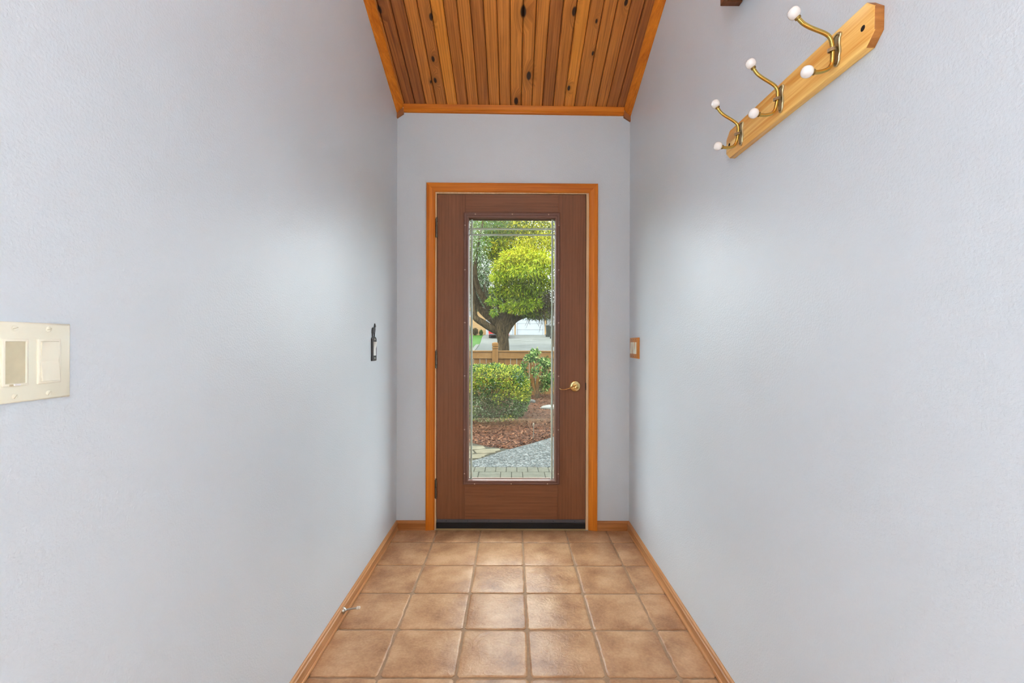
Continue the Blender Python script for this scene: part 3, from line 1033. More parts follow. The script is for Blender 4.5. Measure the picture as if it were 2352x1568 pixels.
# hook: d = out from the board face, z relative to the middle of the board
HK = [(.0540, -.0475), (.0420, -.0478), (.0300, -.0452), (.0190, -.0395), (.0128, -.0300), (.0112, -.0180), (.0114, .0000), (.0130, .0140), (.0180, .0265), (.0300, .0350), (.0580, .0460), (.0740, .0545), (.0840, .0640), (.0880, .0685)]
knob_prof = [(h * .88, r * .88) for h, r in [(-.0005, .0050), (.0010, .0085), (.0040, .0118), (.0085, .0138), (.0135, .0142), (.0185, .0132), (.0225, .0108), (.0250, .0072), (.0262, .0030), (.0265, .0002)]]
col_prof = [(-.0045, .0055), (-.0040, .0062), (.0000, .0062), (.0012, .0054)]
ring_p = []
# cast backplate: scalloped outline with a raised, pearled rim
bp = [(0.0, .0350), (.0050, .0335), (.0080, .0300), (.0085, .0250), (.0068, .0200), (.0060, .0120), (.0068, .0040), (.0080, -.0050), (.0078, -.0120), (.0060, -.0180), (.0064, -.0240), (.0050, -.0310), (.0030, -.0345), (0.0, -.0360)]
bp = [(y * 1.45, z) for y, z in bp]
bpo = bp + [(-y, z) for y, z in bp[-2:0:-1]]
bk = MB()
bk.loft([[(-RT + .0002, y, z) for y, z in bpo], [(-RT - .0028, y, z) for y, z in bpo], [(-RT - .0042, y * .86, z * .955) for y, z in bpo], [(-RT - .0042, y * .70, z * .90) for y, z in bpo], [(-RT - .0030, y * .60, z * .86) for y, z in bpo]])
back_me = bk.mesh('backplate', 'cast', True)
pe = MB()
for i, (y, z) in enumerate(bpo):
    for t in (0.0, 0.5):
        y2, z2 = bpo[(i + 1) % len(bpo)]
        pe.lathe([(0, .0011), (.0009, .0009), (.0013, .0003)], (-RT - .0036, (y + (y2 - y) * t) * .68, (z + (z2 - z) * t) * .86), (-1, 0, 0), 5)
pearl_me = pe.mesh('pearl_relief', 'brass_dark', True)
bd = MB()
for q in (-.0026, 0, .0026):
    bd.tube([(-RT - 0.0112 + math.cos(a) * 0.0085 - .001, math.sin(a) * 0.0062, 0.0000 + q + math.cos(a) * .002) for a in [i * 2 * math.pi / 14 for i in range(15)]], 0.0011, 6, False)
band_me = bd.mesh('binding', 'nickel', True)


def hook_meshes(deg):
    """arm, knobs and collars; the hooks sit bent up by different amounts"""
    c_, s_ = math.cos(math.radians(deg)), math.sin(math.radians(deg))
    pts = [(.0112 + (d - .0112) * c_ - z * s_, (d - .0112) * s_ + z * c_) for d, z in HK]
    pth = smooth_path([(-RT - d, 0, z) for d, z in pts], 5)
    up_d = (Vector(pth[-1]) - Vector(pth[-4])).normalized()
    lo_d = (Vector(pth[0]) - Vector(pth[3])).normalized()
    return (MB().tube(pth, 0.0043, 12).mesh('hook', 'brass_hook', True),
            [('knob', MB().lathe(knob_prof, pth[-1], up_d, 24).mesh('knob', 'porcelain', True)), ('knob', MB().lathe(knob_prof, pth[0], lo_d, 24).mesh('knob', 'porcelain', True)),
             ('collar', MB().lathe(col_prof, pth[-1], up_d, 16).mesh('collar', 'brass_dark', True)), ('collar', MB().lathe(col_prof, pth[0], lo_d, 16).mesh('collar', 'brass_dark', True))])


for hy, deg in ((0.952, 0), (1.151, 9.5), (1.352, 9.5)):
    arm_me, bits = hook_meshes(deg)
    hk = inst('hook', arm_me, rack, (0, hy - rackc.y, 0))
    for nm, me in [('backplate', back_me), ('pearl_relief', pearl_me), ('binding', band_me)] + bits:
        inst(nm, me, hk, (0, 0, 0))

# wooden chime box high on the wall, open below
cx0, cy0, cy1, cz0, cz1 = XR - 0.061, 1.170, 1.405, 2.209, 2.52
chm = empty('chime_box', (XR, (cy0 + cy1) / 2, cz0))
tag(chm, 'dark brown wooden box high on the wall above the coat rack, open underneath', 'box')
tw_ = 0.020
MB().box(cx0, XR - .0005, cy1 - tw_, cy1, cz0, cz1, 0.0012).build('side_panel', 'box', chm)
MB().box(cx0, XR - .0005, cy0, cy0 + tw_, cz0, cz1, 0.0012).build('side_panel', 'box', chm)
MB().box(cx0, cx0 + 0.012, cy0 + tw_, cy1 - tw_, cz0, cz1, 0.0012).build('front_panel', 'box', chm)
MB().box(cx0 + .012, XR - .0005, cy0 + tw_, cy1 - tw_, cz1 - 0.02, cz1).build('top_panel', 'box', chm)
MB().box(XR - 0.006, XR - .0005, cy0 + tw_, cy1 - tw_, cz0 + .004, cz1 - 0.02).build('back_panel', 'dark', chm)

# spring-less door stop on the baseboard
ds = empty('door_stop', (XL + 0.0112, 1.842, 0.033))
tag(ds, 'small nickel door stop with a pale rubber tip screwed into the baseboard', 'door stop')
d0 = Vector((XL + 0.0110, 1.842, 0.033))
dv = Vector((0.066, -0.002, 0.0125)).normalized()
MB().lathe([(0, 0.0135), (0.003, 0.0130), (0.008, 0.0085), (0.011, 0.0055), (0.014, 0.0042)], d0, dv, 20).build('base', 'nickel', ds, True)
MB().lathe([(0.012, 0.0040), (0.058, 0.0036)], d0, dv, 12).build('rod', 'nickel', ds, True)
MB().lathe([(0.057, 0.0050), (0.058, 0.0066), (0.062, 0.0066), (0.064, 0.0052), (0.067, 0.0062), (0.070, 0.0058), (0.072, 0.003)], d0, dv, 14).build('rubber_tip', 'rubber_white', ds, True)


# ------------------------------------------------------------------ lamps of the house (above and behind the picture)
def globe_lamp(loc, zc, r, mat, label):
    t = empty('ceiling_lamp', loc)
    tag(t, label, 'lamp')
    x, y, z = loc
    MB().lathe([(-r, 0.001), (-r * .92, r * .39), (-r * .7, r * .71), (-r * .38, r * .92), (0, r), (r * .38, r * .92), (r * .7, r * .71), (r * .9, r * .43)], (x, y, z + r), (0, 0, 1), 24).build('globe', mat, t, True)
    MB().lathe([(0, r * .44), (0.02, r * .5), (0.024, 0.012), (zc - (z + 2 * r) - .02, 0.012)], (x, y, z + 1.9 * r), (0, 0, 1), 16).build('stem', 'nickel', t, True)
    MB().lathe([(-0.035, 0.03), (-0.02, 0.055), (-0.002, 0.06)], (x, y, zc), (0, 0, 1), 20).build('canopy', 'nickel', t, True)


globe_lamp((0.0, 1.72, 2.74), ceil_z(0, 1.72) - .002, 0.065, 'globe_hall', 'white globe lamp hanging from the cedar ceiling of the entry')

# ------------------------------------------------------------------ outside: ground
GZ = -0.15


def ramp_z(y):
    return GZ - 0.02 if y < 10.5 else (GZ - 0.02 + (y - 10.5) / 1.5 * 0.17 if y < 12 else (0.065 * (y - 12) if y < 46 else 0.065 * 34))


yy = [-40, -1.6, 3.3, 10.5, 12, 46, 160]
gm = MB()
gm.loft([[(-90, y, ramp_z(y)), (90, y, ramp_z(y)), (90, y, ramp_z(y) - .5), (-90, y, ramp_z(y) - .5)] for y in yy])
struct(gm.build('ground', 'lawn', keep=True), 'green lawn running up to the house across the way', 'ground')

# porch of small pavers in basket weave with a soldier course at its edge
porch = struct(MB().box(-1.75, 1.75, YB + 0.31, 4.645, GZ - .05, GZ - 0.008).build('porch_floor', 'joint', keep=True), 'grey-green concrete paver porch in basket weave', 'porch')
bx_, by_ = 0.1085, 0.2185


def paver(w, d, h=0.05):
    return MB().box(-w / 2, w / 2, -d / 2, d / 2, -h, 0, 0.004).mesh('paver', 'paver')


pv_s, pv_v, pv_h = paver(bx_ - .004, 0.168), paver(bx_ - .004, by_ - .004), paver(by_ - .004, bx_ - .004)
x0 = at(1115.3, 0, 4.56).x - 14 * bx_
for i in range(29):
    inst('paver', pv_s, porch, (x0 + (i + .5) * bx_, 4.555, GZ + R.uniform(-.001, .001)), (0, 0, R.gauss(0, .004)))
row = 0
y1 = 4.464
wx0 = at(1100, 0, 4.40).x - 6 * by_
while y1 - by_ > YB + 0.32:
    for i in range(14):
        cx = wx0 + (i + .5) * by_
        if (i + row) % 2 == 0:
            for k in (0, 1):
                inst('paver', pv_h, porch, (cx, y1 - (k + .5) * by_ / 2, GZ + R.uniform(-.001, .001)), (0, 0, R.gauss(0, .004)))
        else:
            for k in (0, 1):
                inst('paver', pv_v, porch, (cx - by_ / 4 + k * by_ / 2, y1 - by_ / 2, GZ + R.uniform(-.001, .001)), (0, 0, R.gauss(0, .004)))
    y1 -= by_
    row += 1

# exposed aggregate path and the flagstones beside it
AGG = [(-0.66, 4.647), (5.2, 4.647), (5.2, 8.3), (3.0, 7.35), (1.5, 6.68), (0.571, 6.16), (0.25, 5.75), (-0.016, 5.45), (-0.10, 5.36), (-0.30, 5.06)]
mb = MB()
mb.loft([[(x, y, GZ - 0.12) for x, y in AGG], [(x, y, GZ - .002) for x, y in AGG]])
struct(mb.build('path', 'aggregate', keep=True), 'grey exposed aggregate concrete path beyond the porch', 'path')
FLG = [(-0.67, 4.647), (-0.31, 5.06), (-0.11, 5.36), (-0.016, 5.46), (-0.30, 5.58), (-0.58, 5.84), (-1.3, 6.15), (-4.5, 7.0), (-4.5, 4.647)]
mb = MB()
mb.loft([[(x, y, GZ - 0.12) for x, y in FLG], [(x, y, GZ - 0.010) for x, y in FLG]])
flag = struct(mb.build('flagstone_path', 'joint', keep=True), 'tan flagstone path beside the bark mulch bed', 'path')


def inside(p, poly):
    c = False
    for i in range(len(poly)):
        (ax, ay), (bx, by) = poly[i], poly[i - 1]
        if (ay > p[1]) != (by > p[1]) and p[0] < (bx - ax) * (p[1] - ay) / (by - ay) + ax:
            c = not c
    return c


ang = math.radians(14)
for i in range(-16, 6):
    for j in range(-2, 13):
        u, v = i * 0.33 + (j % 2) * 0.16, j * 0.205
        cx, cy = -0.30 + u * math.cos(ang) - v * math.sin(ang), 4.70 + u * math.sin(ang) + v * math.cos(ang)
        poly = []
        for k in range(14):
            a = 2 * math.pi * k / 14
            q = max(abs(math.cos(a)) / 0.158, abs(math.sin(a)) / 0.097)
            rr = 1 / q * R.uniform(0.94, 1.0)
            du, dv_ = rr * math.cos(a), rr * math.sin(a)
            poly.append((cx + du * math.cos(ang) - dv_ * math.sin(ang), cy + du * math.sin(ang) + dv_ * math.cos(ang)))
        if not inside((cx, cy), FLG) or sum(inside(p, FLG) for p in poly) < 9:
            continue
        poly = [p if inside(p, FLG) else (cx + (p[0] - cx) * .5, cy + (p[1] - cy) * .5) for p in poly]
        mb = MB()
        dz = R.uniform(-.002, .002)
        mb.loft([[(x, y, GZ - 0.03) for x, y in poly], [(x, y, GZ - .003 + dz) for x, y in poly], [(cx + (x - cx) * .96, cy + (y - cy) * .96, GZ + dz) for x, y in poly]])
        mb.build('flagstone', 'stone', flag)

# bark mulch bed rising to the fence
EDGE = [(-6, 7.4), (-4.5, 7.0), (-1.3, 6.15), (-0.58, 5.84), (-0.30, 5.58), (-0.016, 5.45), (0.25, 5.75), (0.571, 6.16), (1.5, 6.68), (3.0, 7.35), (5.2, 8.3), (6.5, 8.8)]


def edge_y(x):
    for (a, b), (c, d) in zip(EDGE[:-1], EDGE[1:]):
        if a <= x <= c:
            return b + (d - b) * (x - a) / (c - a)
    return EDGE[0][1] if x < EDGE[0][0] else EDGE[-1][1]


def bed_z(x, y):
    e0 = edge_y(x)
    k = min(max((y - e0) / (9.6 - e0 + 1e-6), 0), 1)
    n = mnoise.noise(Vector((x * 2.2, y * 2.2, 0))) * 0.025 * min(1, k * 6)
    return GZ + 0.004 + 0.17 * k + 0.02 * min(1, k * 12) + n


NU, NV = 150, 50
vs, fs = [], []
for i in range(NU + 1):
    x = -6 + 12.5 * i / NU
    for j in range(NV + 1):
        e0 = edge_y(x)
        y = e0 + (9.75 - e0) * (j / NV) ** 1.3
        vs.append((x, y, bed_z(x, y) + (R.gauss(0, .006) if j else -0.02)))
for i in range(NU):
    for j in range(NV):
        a = i * (NV + 1) + j
        fs.append((a, a + NV + 1, a + NV + 2, a + 1))
bed = struct(MB().add(vs, fs).build('garden_bed', 'mulch', keep=True), 'brown bark mulch bed between the path and the fence', 'garden bed')

# loose bark chips
CH = 9000
vs = np.zeros((CH * 4, 3))
colr = np.zeros((CH * 4, 4))
pal = [lin(84, 48, 32)[:3], lin(120, 72, 48)[:3], lin(150, 98, 70)[:3], lin(176, 128, 100)[:3], lin(60, 36, 26)[:3]]
for i in range(CH):
    x = NR.uniform(-2.6, 2.8)
    e0 = edge_y(x)
    y = e0 + 0.01 + (9.4 - e0) * NR.uniform(0, 1) ** 1.35
    c = np.array([x, y, bed_z(x, y) + 0.010])
    a = NR.uniform(0, 6.28)
    L, Wd = NR.uniform(.018, .045), NR.uniform(.008, .018)
    d = np.array([math.cos(a), math.sin(a), NR.uniform(-.5, .5)])
    s_ = np.array([-math.sin(a), math.cos(a), NR.uniform(-.5, .5)])
    vs[i * 4:i * 4 + 4] = [c - d * L / 2 - s_ * Wd / 2, c + d * L / 2 - s_ * Wd / 2, c + d * L / 2 + s_ * Wd / 2, c - d * L / 2 + s_ * Wd / 2]
    colr[i * 4:i * 4 + 4, :3] = .22 * np.array(pal[NR.integers(len(pal))]) * NR.uniform(.8, 1.2)  # chips darkened like the other garden colours, to tame their brightness
colr[:, 3] = 1


def quads(name, vs, colr, mat, off=(0, 0, 0)):
    n = len(vs) // 4
    me = bpy.data.meshes.new(name)
    me.vertices.add(n * 4)
    me.vertices.foreach_set('co', (vs - np.array(off)).astype(np.float32).ravel())
    me.loops.add(n * 4)
    me.loops.foreach_set('vertex_index', np.arange(n * 4, dtype=np.int32))
    me.polygons.add(n)
    me.polygons.foreach_set('loop_start', np.arange(0, n * 4, 4, dtype=np.int32))
    me.update(calc_edges=True)
    at_ = me.attributes.new('col', 'FLOAT_COLOR', 'POINT')
    at_.data.foreach_set('color', colr.astype(np.float32).ravel())
    me.materials.append(M[mat])
    return me


t_ = NT('bark_chip')
a_ = t_.n('ShaderNodeAttribute', attribute_name='col')
t_.base(a_.outputs['Color'])
M['chip'] = t_.set(0.85, 0, 0.05)
ch = bpy.data.objects.new('bark_chips', quads('bark_chips', vs, colr, 'chip'))
COL.objects.link(ch)
ch.parent = bed
ch['kind'] = 'stuff'


def rock(name, c, r, mat, seed, label, flat=0.45):
    bm = bmesh.new()
    bmesh.ops.create_icosphere(bm, subdivisions=3, radius=1)
    for v in bm.verts:
        n = mnoise.noise(v.co * 1.4 + Vector((seed, seed * 2, 0)))
        v.co = Vector((v.co.x * r[0], v.co.y * r[1], max(v.co.z, -.35) * r[2])) * (1 + n * .28)
    mb = MB().add([v.co + Vector(c) for v in bm.verts], [[v.index for v in f.verts] for f in bm.faces])
    bm.free()
    tag(mb.build(name, mat, None, True), label, 'rock')


p = at(1267, 941, 8.05)
rock('rock', (p.x, 8.05, bed_z(p.x, 8.05) + .02), (0.20, 0.12, 0.05), 'rock', 3, 'flat whitish rock on the bark mulch below the fence')
p = at(1221, 927, 8.6)
rock('rock', (p.x, 8.6, bed_z(p.x, 8.6) + .02), (0.085, 0.07, 0.05), 'rock_grey', 9, 'small grey rock on the mulch beside the clipped bush')

st = at(1225.5, 1013, 5.9)
sx, sy = st.x, 5.93
gz = bed_z(sx, sy)
gs = empty('garden_stake', (sx, sy, gz))
tag(gs, 'thin grey metal garden stake standing in the mulch', 'stake')
MB().tube([(sx, sy, gz - .05), (sx + .004, sy, gz + .17)], 0.0055, 8).build('rod', 'stake', gs, True)
MB().lathe([(0, .011), (.012, .013), (.035, .012), (.042, .006)], (sx + .004, sy, gz + .165), (0, 0, 1), 12).build('head', 'stake', gs, True)


# ------------------------------------------------------------------ plants
def leaves(n, sampler, size, wid, pal, droop, off, jitter=.38):
    """leaf quads; sampler(n) -> points, outward directions, shade indices"""
    nrm_ = lambda a: a / (np.linalg.norm(a, axis=1, keepdims=True) + 1e-6)
    p, o, ix = sampler(n)
    d = nrm_(o + NR.normal(0, .7, (n, 3)) + np.array([0, 0, -droop]))
    s_ = nrm_(np.cross(d, NR.normal(0, 1, (n, 3))))
    nr = np.cross(d, s_)
    L = size * NR.uniform(.65, 1.35, (n, 1))
    w = wid * NR.uniform(.7, 1.3, (n, 1))
    vs = np.stack([p, p + d * L * .45 + s_ * w / 2 + nr * w * .15, p + d * L, p + d * L * .45 - s_ * w / 2 + nr * w * .15], 1).reshape(-1, 3)
    c = OUT_DARKEN * np.array([q[:3] for q in pal])[ix % len(pal)] * NR.uniform(1 - jitter, 1 + jitter, (n, 1))  # leaf colours darkened too, in place of a lower exposure
    cl = np.ones((n * 4, 4))
    cl[:, :3] = np.repeat(c, 4, 0)
    return vs, cl


def ell_sampler(clumps, shell=0.55):
    """clumps: (centre, radii, weight, palette indices)"""
    w = np.array([c[2] for c in clumps], float)
    w /= w.sum()
    C = np.array([c[0] for c in clumps])
    Rr = np.array([c[1] for c in clumps])

    def f(n):
        k = NR.choice(len(clumps), n, p=w)
        d = NR.normal(0, 1, (n, 3))
        d /= np.linalg.norm(d, axis=1, keepdims=True)
        q = NR.uniform(shell, 1.0, (n, 1)) ** 0.7
        ix = np.array([clumps[a][3][int(u * len(clumps[a][3]))] for a, u in zip(k, NR.uniform(0, 1, n))])
        return C[k] + d * Rr[k] * q, d, ix
    return f


G_DARK, G_MID, G_LIGHT = lin(34, 56, 24), lin(62, 96, 38), lin(110, 146, 62)
Y_GRN, Y_BRT, Y_OLV, PALE, OLIVE = lin(150, 172, 30), lin(206, 206, 48), lin(118, 128, 32), lin(214, 222, 200), lin(92, 96, 48)
GREY_G = lin(150, 168, 134)

# clipped bush in the mulch
BC = np.array([-0.335, 7.10, 0.305])
BR = np.array([0.64, 0.60, 0.53])


def bush_one():
    while True:
        d = NR.normal(0, 1, 3)
        d /= np.linalg.norm(d)
        q = (np.abs(d) ** 3).sum() ** (-1 / 3)          # squared-off, clipped outline
        r = NR.uniform(.66, 1.0) ** .6
        lump = 1 + .09 * mnoise.noise(Vector(tuple(d * 3.1)))
        p = BC + d * q * r * BR * lump * .93
        if d[2] < -0.2:
            p[:2] = BC[:2] + (p[:2] - BC[:2]) * (1 + 0.42 * (d[2] + .2))
        if p[2] < bed_z(p[0], p[1]) + .045:
            continue
        n = mnoise.noise(Vector(tuple(p * 3.2)) + Vector((7, 0, 3)))
        top = d[2]
        y = n * 1.25 + top * .26
        if y > .30 and NR.uniform() < .55:
            k = [4, 5, 4, 3][NR.integers(4)]
        elif y > .0:
            k = [1, 2, 3, 2, 4][NR.integers(5)]
        else:
            k = [0, 1, 1, 2, 6][NR.integers(5)]
        return p, d, k


def bush_sampler(n):
    r_ = [bush_one() for _ in range(n)]
    return np.array([q[0] for q in r_]), np.array([q[1] for q in r_]), np.array([q[2] for q in r_])


PB = [G_DARK, lin(48, 82, 36), lin(84, 122, 56), lin(132, 152, 56), lin(184, 188, 60), lin(214, 210, 96), GREY_G]
bush = empty('clipped_bush', (BC[0], BC[1], bed_z(BC[0], BC[1])))
tag(bush, 'rounded clipped evergreen bush with yellow-tipped leaves on the mulch', 'bush')
v, c = leaves(24000, bush_sampler, .032, .019, PB, .0, (0, 0, 0))
o = bpy.data.objects.new('foliage', quads('foliage', v, c, 'leaf', tuple(bush.location)))
COL.objects.link(o)
o.parent = bush
o['kind'] = 'stuff'
gz = bed_z(BC[0], BC[1])
for k in range(7):
    a = k * 0.9 + .3
    q = Vector((BC[0] + math.cos(a) * .05, BC[1] + math.sin(a) * .05, gz - .03))
    MB().tube([q, q + Vector((math.cos(a) * .08, math.sin(a) * .08, .2)), q + Vector((math.cos(a) * .3, math.sin(a) * .28, .5)), q + Vector((math.cos(a) * .42, math.sin(a) * .4, .72))], [.016, .013, .009, .004], 7).build('stem', 'twig', bush, True)

# loose shrub by the fence
SXY = at(1232, 900, 9.05)
shr_o = (SXY.x, 9.05, bed_z(SXY.x, 9.05))
shrub = empty('leafy_shrub', shr_o)
tag(shrub, 'loose broad-leaved shrub growing against the brown fence', 'shrub')
cl_ = []
tips = []
for k in range(34):
    a, hgt = NR.uniform(0, 6.28), NR.uniform(.12, .95)
    rr = .30 * math.sin(min(hgt / .95, 1) * math.pi * .85 + .25)
    tp = Vector((shr_o[0] + math.cos(a) * rr, shr_o[1] + math.sin(a) * rr * .6, shr_o[2] + hgt))
    tips.append(tp)
    cl_.append((tuple(tp), (.075, .075, .075), 1, [1, 2, 2, 3, 1, 4]))
v, c = leaves(1900, ell_sampler(cl_, .2), .055, .032, [G_DARK, lin(56, 92, 40), lin(92, 132, 62), lin(136, 166, 80), lin(190, 206, 130)], .15, (0, 0, 0))
o = bpy.data.objects.new('foliage', quads('foliage', v, c, 'leaf', shr_o))
COL.objects.link(o)
o.parent = shrub
o['kind'] = 'stuff'
for k, tp in enumerate(tips[:12]):
    b0 = Vector(shr_o) + Vector((R.uniform(-.04, .04), R.uniform(-.04, .04), -.03))
    mid = b0.lerp(tp, .5) + Vector((0, 0, .06))
    MB().tube([b0, mid, tp], [.007, .005, .003], 6).build('stem', 'twig', shrub, True)

# ------------------------------------------------------------------ fence
FY = 9.62
f0 = -0.02
ftop = at(0, 805, FY).z
fence = empty('fence', (-0.39, FY, f0))
tag(fence, 'brown painted board fence with cap rail and square posts behind the shrubs', 'fence')
PXS = [at(1137.5, 0, FY).x + k * 2.42 for k in (-2, -1, 0, 1, 2)]
fz = lambda py: at(0, py, FY).z
board_me = MB().box(-.0636, .0636, -.009, .009, 0, fz(822) - f0 - .0, 0.002).mesh('board', 'fence')
for x in PXS:
    w = 0.062
    pz = fz(786)
    mb = MB()
    sq = lambda k, z: [(x - w + k, FY - w + k, z), (x + w - k, FY - w + k, z), (x + w - k, FY + w - k, z), (x - w + k, FY + w - k, z)]
    z1, z2 = fz(801.5), fz(796)
    mb.loft([sq(0, f0 - .3), sq(0, z1), sq(.010, z1 + .004), sq(.010, z1 + .010), sq(-.004, z1 + .014), sq(-.004, z2 - .004), sq(.012, z2), sq(.012, z2 + .008), sq(-.004, z2 + .012), sq(-.004, pz - .020), sq(.030, pz)])
    mb.build('post', 'fence', fence)
for a, b in zip(PXS[:-1], PXS[1:]):
    xa, xb = a + .063, b - .063
    MB().box(xa, xb, FY - .055, FY + .055, fz(808), ftop, .004).build('cap_rail', 'fence_h', fence)
    MB().box(xa, xb, FY - .032, FY + .008, fz(823.5), fz(808) - .001, .004).build('top_rail', 'fence_h', fence)
    MB().box(xa, xb, FY - .032, FY + .008, f0 - .05, fz(897), .004).build('kick_board', 'fence_h', fence)
    n = round((xb - xa) / .1345)
    for k in range(n):
        inst('board', board_me, fence, Vector((xa + (k + .5) * (xb - xa) / n, FY + .019, f0)) - Vector(fence.location))

# ------------------------------------------------------------------ trees
def tree(name, label, base, limbs, clumps, n, size, wid, pal, droop, twigs=None, shell=.3, group=None):
    t = empty(name, base)
    tag(t, label, 'tree', group)
    for nm, path, rad in limbs:
        MB().tube(smooth_path(path, 4), list(np.interp(np.linspace(0, len(rad) - 1, (len(path) - 1) * 4 + 1), range(len(rad)), rad)), 12).build(nm, 'bark', t, True)
    v, c = leaves(n, ell_sampler(clumps, shell), size, wid, pal, droop, base)
    o = bpy.data.objects.new('foliage', quads('foliage', v, c, 'leaf', base))
    COL.objects.link(o)
    o.parent = t
    o['kind'] = 'stuff'
    if twigs:
        mb = MB()
        for c_, r_, k in twigs:
            for q in range(k):
                p = Vector(tuple(np.array(c_) + NR.uniform(-1, 1, 3) * np.array(r_)))
                d = Vector((NR.normal(0, .5), NR.normal(0, .4), -abs(NR.normal(.6, .4)))).normalized() * NR.uniform(.15, .5)
                mb.tube([p, p + d * .5 + Vector((NR.normal(0, .04), 0, 0)), p + d], [.008, .006, .003], 4, False)
        tw = mb.build('twigs', 'twig', t)
        tw['kind'] = 'stuff'
    return t


TY = 12.0
A = lambda px, py, dy=0.0: tuple(at(px, py, TY + dy))
tb = (at(1155.5, 0, TY).x, TY, 0.0)
limbs = [
    ('trunk', [(tb[0], TY, -.15), (tb[0], TY, .25), A(1156, 805), A(1155, 780), A(1153, 760), A(1154, 742)], [.22, .185, .165, .152, .185, .20]),
    ('limb', [A(1152, 762), A(1135, 757, -.05), A(1110, 742, -.1), A(1091, 728, -.1), A(1088, 705, -.05), A(1087, 670), A(1084, 630, .1), A(1080, 560, .2), A(1084, 480, .2)], [.10, .105, .095, .085, .078, .07, .06, .035, .008]),
    ('limb', [A(1154, 755), A(1135, 738, .1), A(1108, 715, .2), A(1093, 690, .25), A(1080, 655, .3), A(1066, 600, .4), A(1060, 530, .4)], [.12, .105, .095, .085, .075, .04, .008]),
    ('limb', [A(1154, 750), A(1130, 718), A(1113, 688, -.1), A(1098, 662, -.15), A(1091, 620, -.2), A(1099, 560, -.2), A(1112, 490, -.1)], [.13, .10, .09, .07, .05, .03, .008]),
    ('limb', [A(1153, 750), A(1150, 720, .2), A(1146, 690, .3), A(1138, 640, .4), A(1140, 560, .5)], [.12, .085, .07, .055, .03]),
    ('limb', [A(1156, 750), A(1163, 715), A(1160, 690, -.1), A(1156, 675, -.1), A(1165, 640, -.1)], [.12, .075, .055, .05, .03]),
    ('limb', [A(1156, 755), A(1172, 728), A(1186, 708, -.1), A(1205, 690, -.2), A(1230, 650, -.2), A(1240, 590, -.2)], [.14, .115, .10, .08, .06, .03]),
    ('limb', [A(1158, 765), A(1172, 744, .05), A(1187, 731, .1), A(1212, 722, .1), A(1248, 714, 0), A(1290, 690, -.2), A(1340, 640, -.3)], [.12, .105, .085, .07, .055, .05, .03]),
]
clumps = []


def clump(px, py, rx, ry, dy, w, ix):
    c = at(px, py, TY + dy)
    k = (TY + dy) / F
    clumps.append((tuple(c), (rx * k, rx * k * .8, ry * k), w, ix))


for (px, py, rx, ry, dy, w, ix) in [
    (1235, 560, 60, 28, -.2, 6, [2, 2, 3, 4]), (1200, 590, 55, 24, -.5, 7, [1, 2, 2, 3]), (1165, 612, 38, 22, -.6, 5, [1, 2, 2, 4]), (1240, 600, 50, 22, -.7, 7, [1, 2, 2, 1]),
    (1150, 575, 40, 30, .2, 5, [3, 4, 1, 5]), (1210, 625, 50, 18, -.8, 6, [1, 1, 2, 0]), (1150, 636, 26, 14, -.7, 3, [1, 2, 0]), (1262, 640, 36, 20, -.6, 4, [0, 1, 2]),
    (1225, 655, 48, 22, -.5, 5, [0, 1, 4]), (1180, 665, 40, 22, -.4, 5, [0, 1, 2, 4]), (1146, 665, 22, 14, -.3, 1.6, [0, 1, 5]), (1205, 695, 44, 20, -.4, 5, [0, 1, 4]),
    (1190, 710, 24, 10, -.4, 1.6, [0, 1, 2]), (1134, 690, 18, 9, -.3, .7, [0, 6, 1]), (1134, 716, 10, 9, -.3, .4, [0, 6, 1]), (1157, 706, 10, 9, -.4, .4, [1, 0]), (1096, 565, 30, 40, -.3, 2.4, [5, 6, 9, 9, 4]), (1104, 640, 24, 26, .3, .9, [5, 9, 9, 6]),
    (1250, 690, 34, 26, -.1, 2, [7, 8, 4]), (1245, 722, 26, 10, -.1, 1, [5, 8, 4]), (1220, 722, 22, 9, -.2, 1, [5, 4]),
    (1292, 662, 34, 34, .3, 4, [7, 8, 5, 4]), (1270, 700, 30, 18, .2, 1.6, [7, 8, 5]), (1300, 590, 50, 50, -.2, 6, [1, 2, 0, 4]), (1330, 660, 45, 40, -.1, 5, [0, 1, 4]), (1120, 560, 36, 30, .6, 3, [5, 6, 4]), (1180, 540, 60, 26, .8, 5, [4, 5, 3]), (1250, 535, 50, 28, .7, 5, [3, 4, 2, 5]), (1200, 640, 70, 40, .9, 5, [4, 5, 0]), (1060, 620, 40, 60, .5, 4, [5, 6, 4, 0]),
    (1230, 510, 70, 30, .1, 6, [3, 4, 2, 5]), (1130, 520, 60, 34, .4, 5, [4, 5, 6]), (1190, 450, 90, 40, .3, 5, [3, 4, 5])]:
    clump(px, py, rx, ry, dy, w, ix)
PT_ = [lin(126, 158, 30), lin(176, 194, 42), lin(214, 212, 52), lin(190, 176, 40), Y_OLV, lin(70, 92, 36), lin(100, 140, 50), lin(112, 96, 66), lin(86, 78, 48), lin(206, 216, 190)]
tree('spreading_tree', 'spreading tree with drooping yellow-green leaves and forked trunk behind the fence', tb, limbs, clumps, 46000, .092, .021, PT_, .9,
     [(A(1250, 695, 0), (.42, .3, .35), 260), (A(1235, 640, .2), (.5, .3, .4), 90), (A(1150, 690, .2), (.5, .4, .5), 90), (A(1110, 660, .2), (.35, .3, .5), 60)], .15)

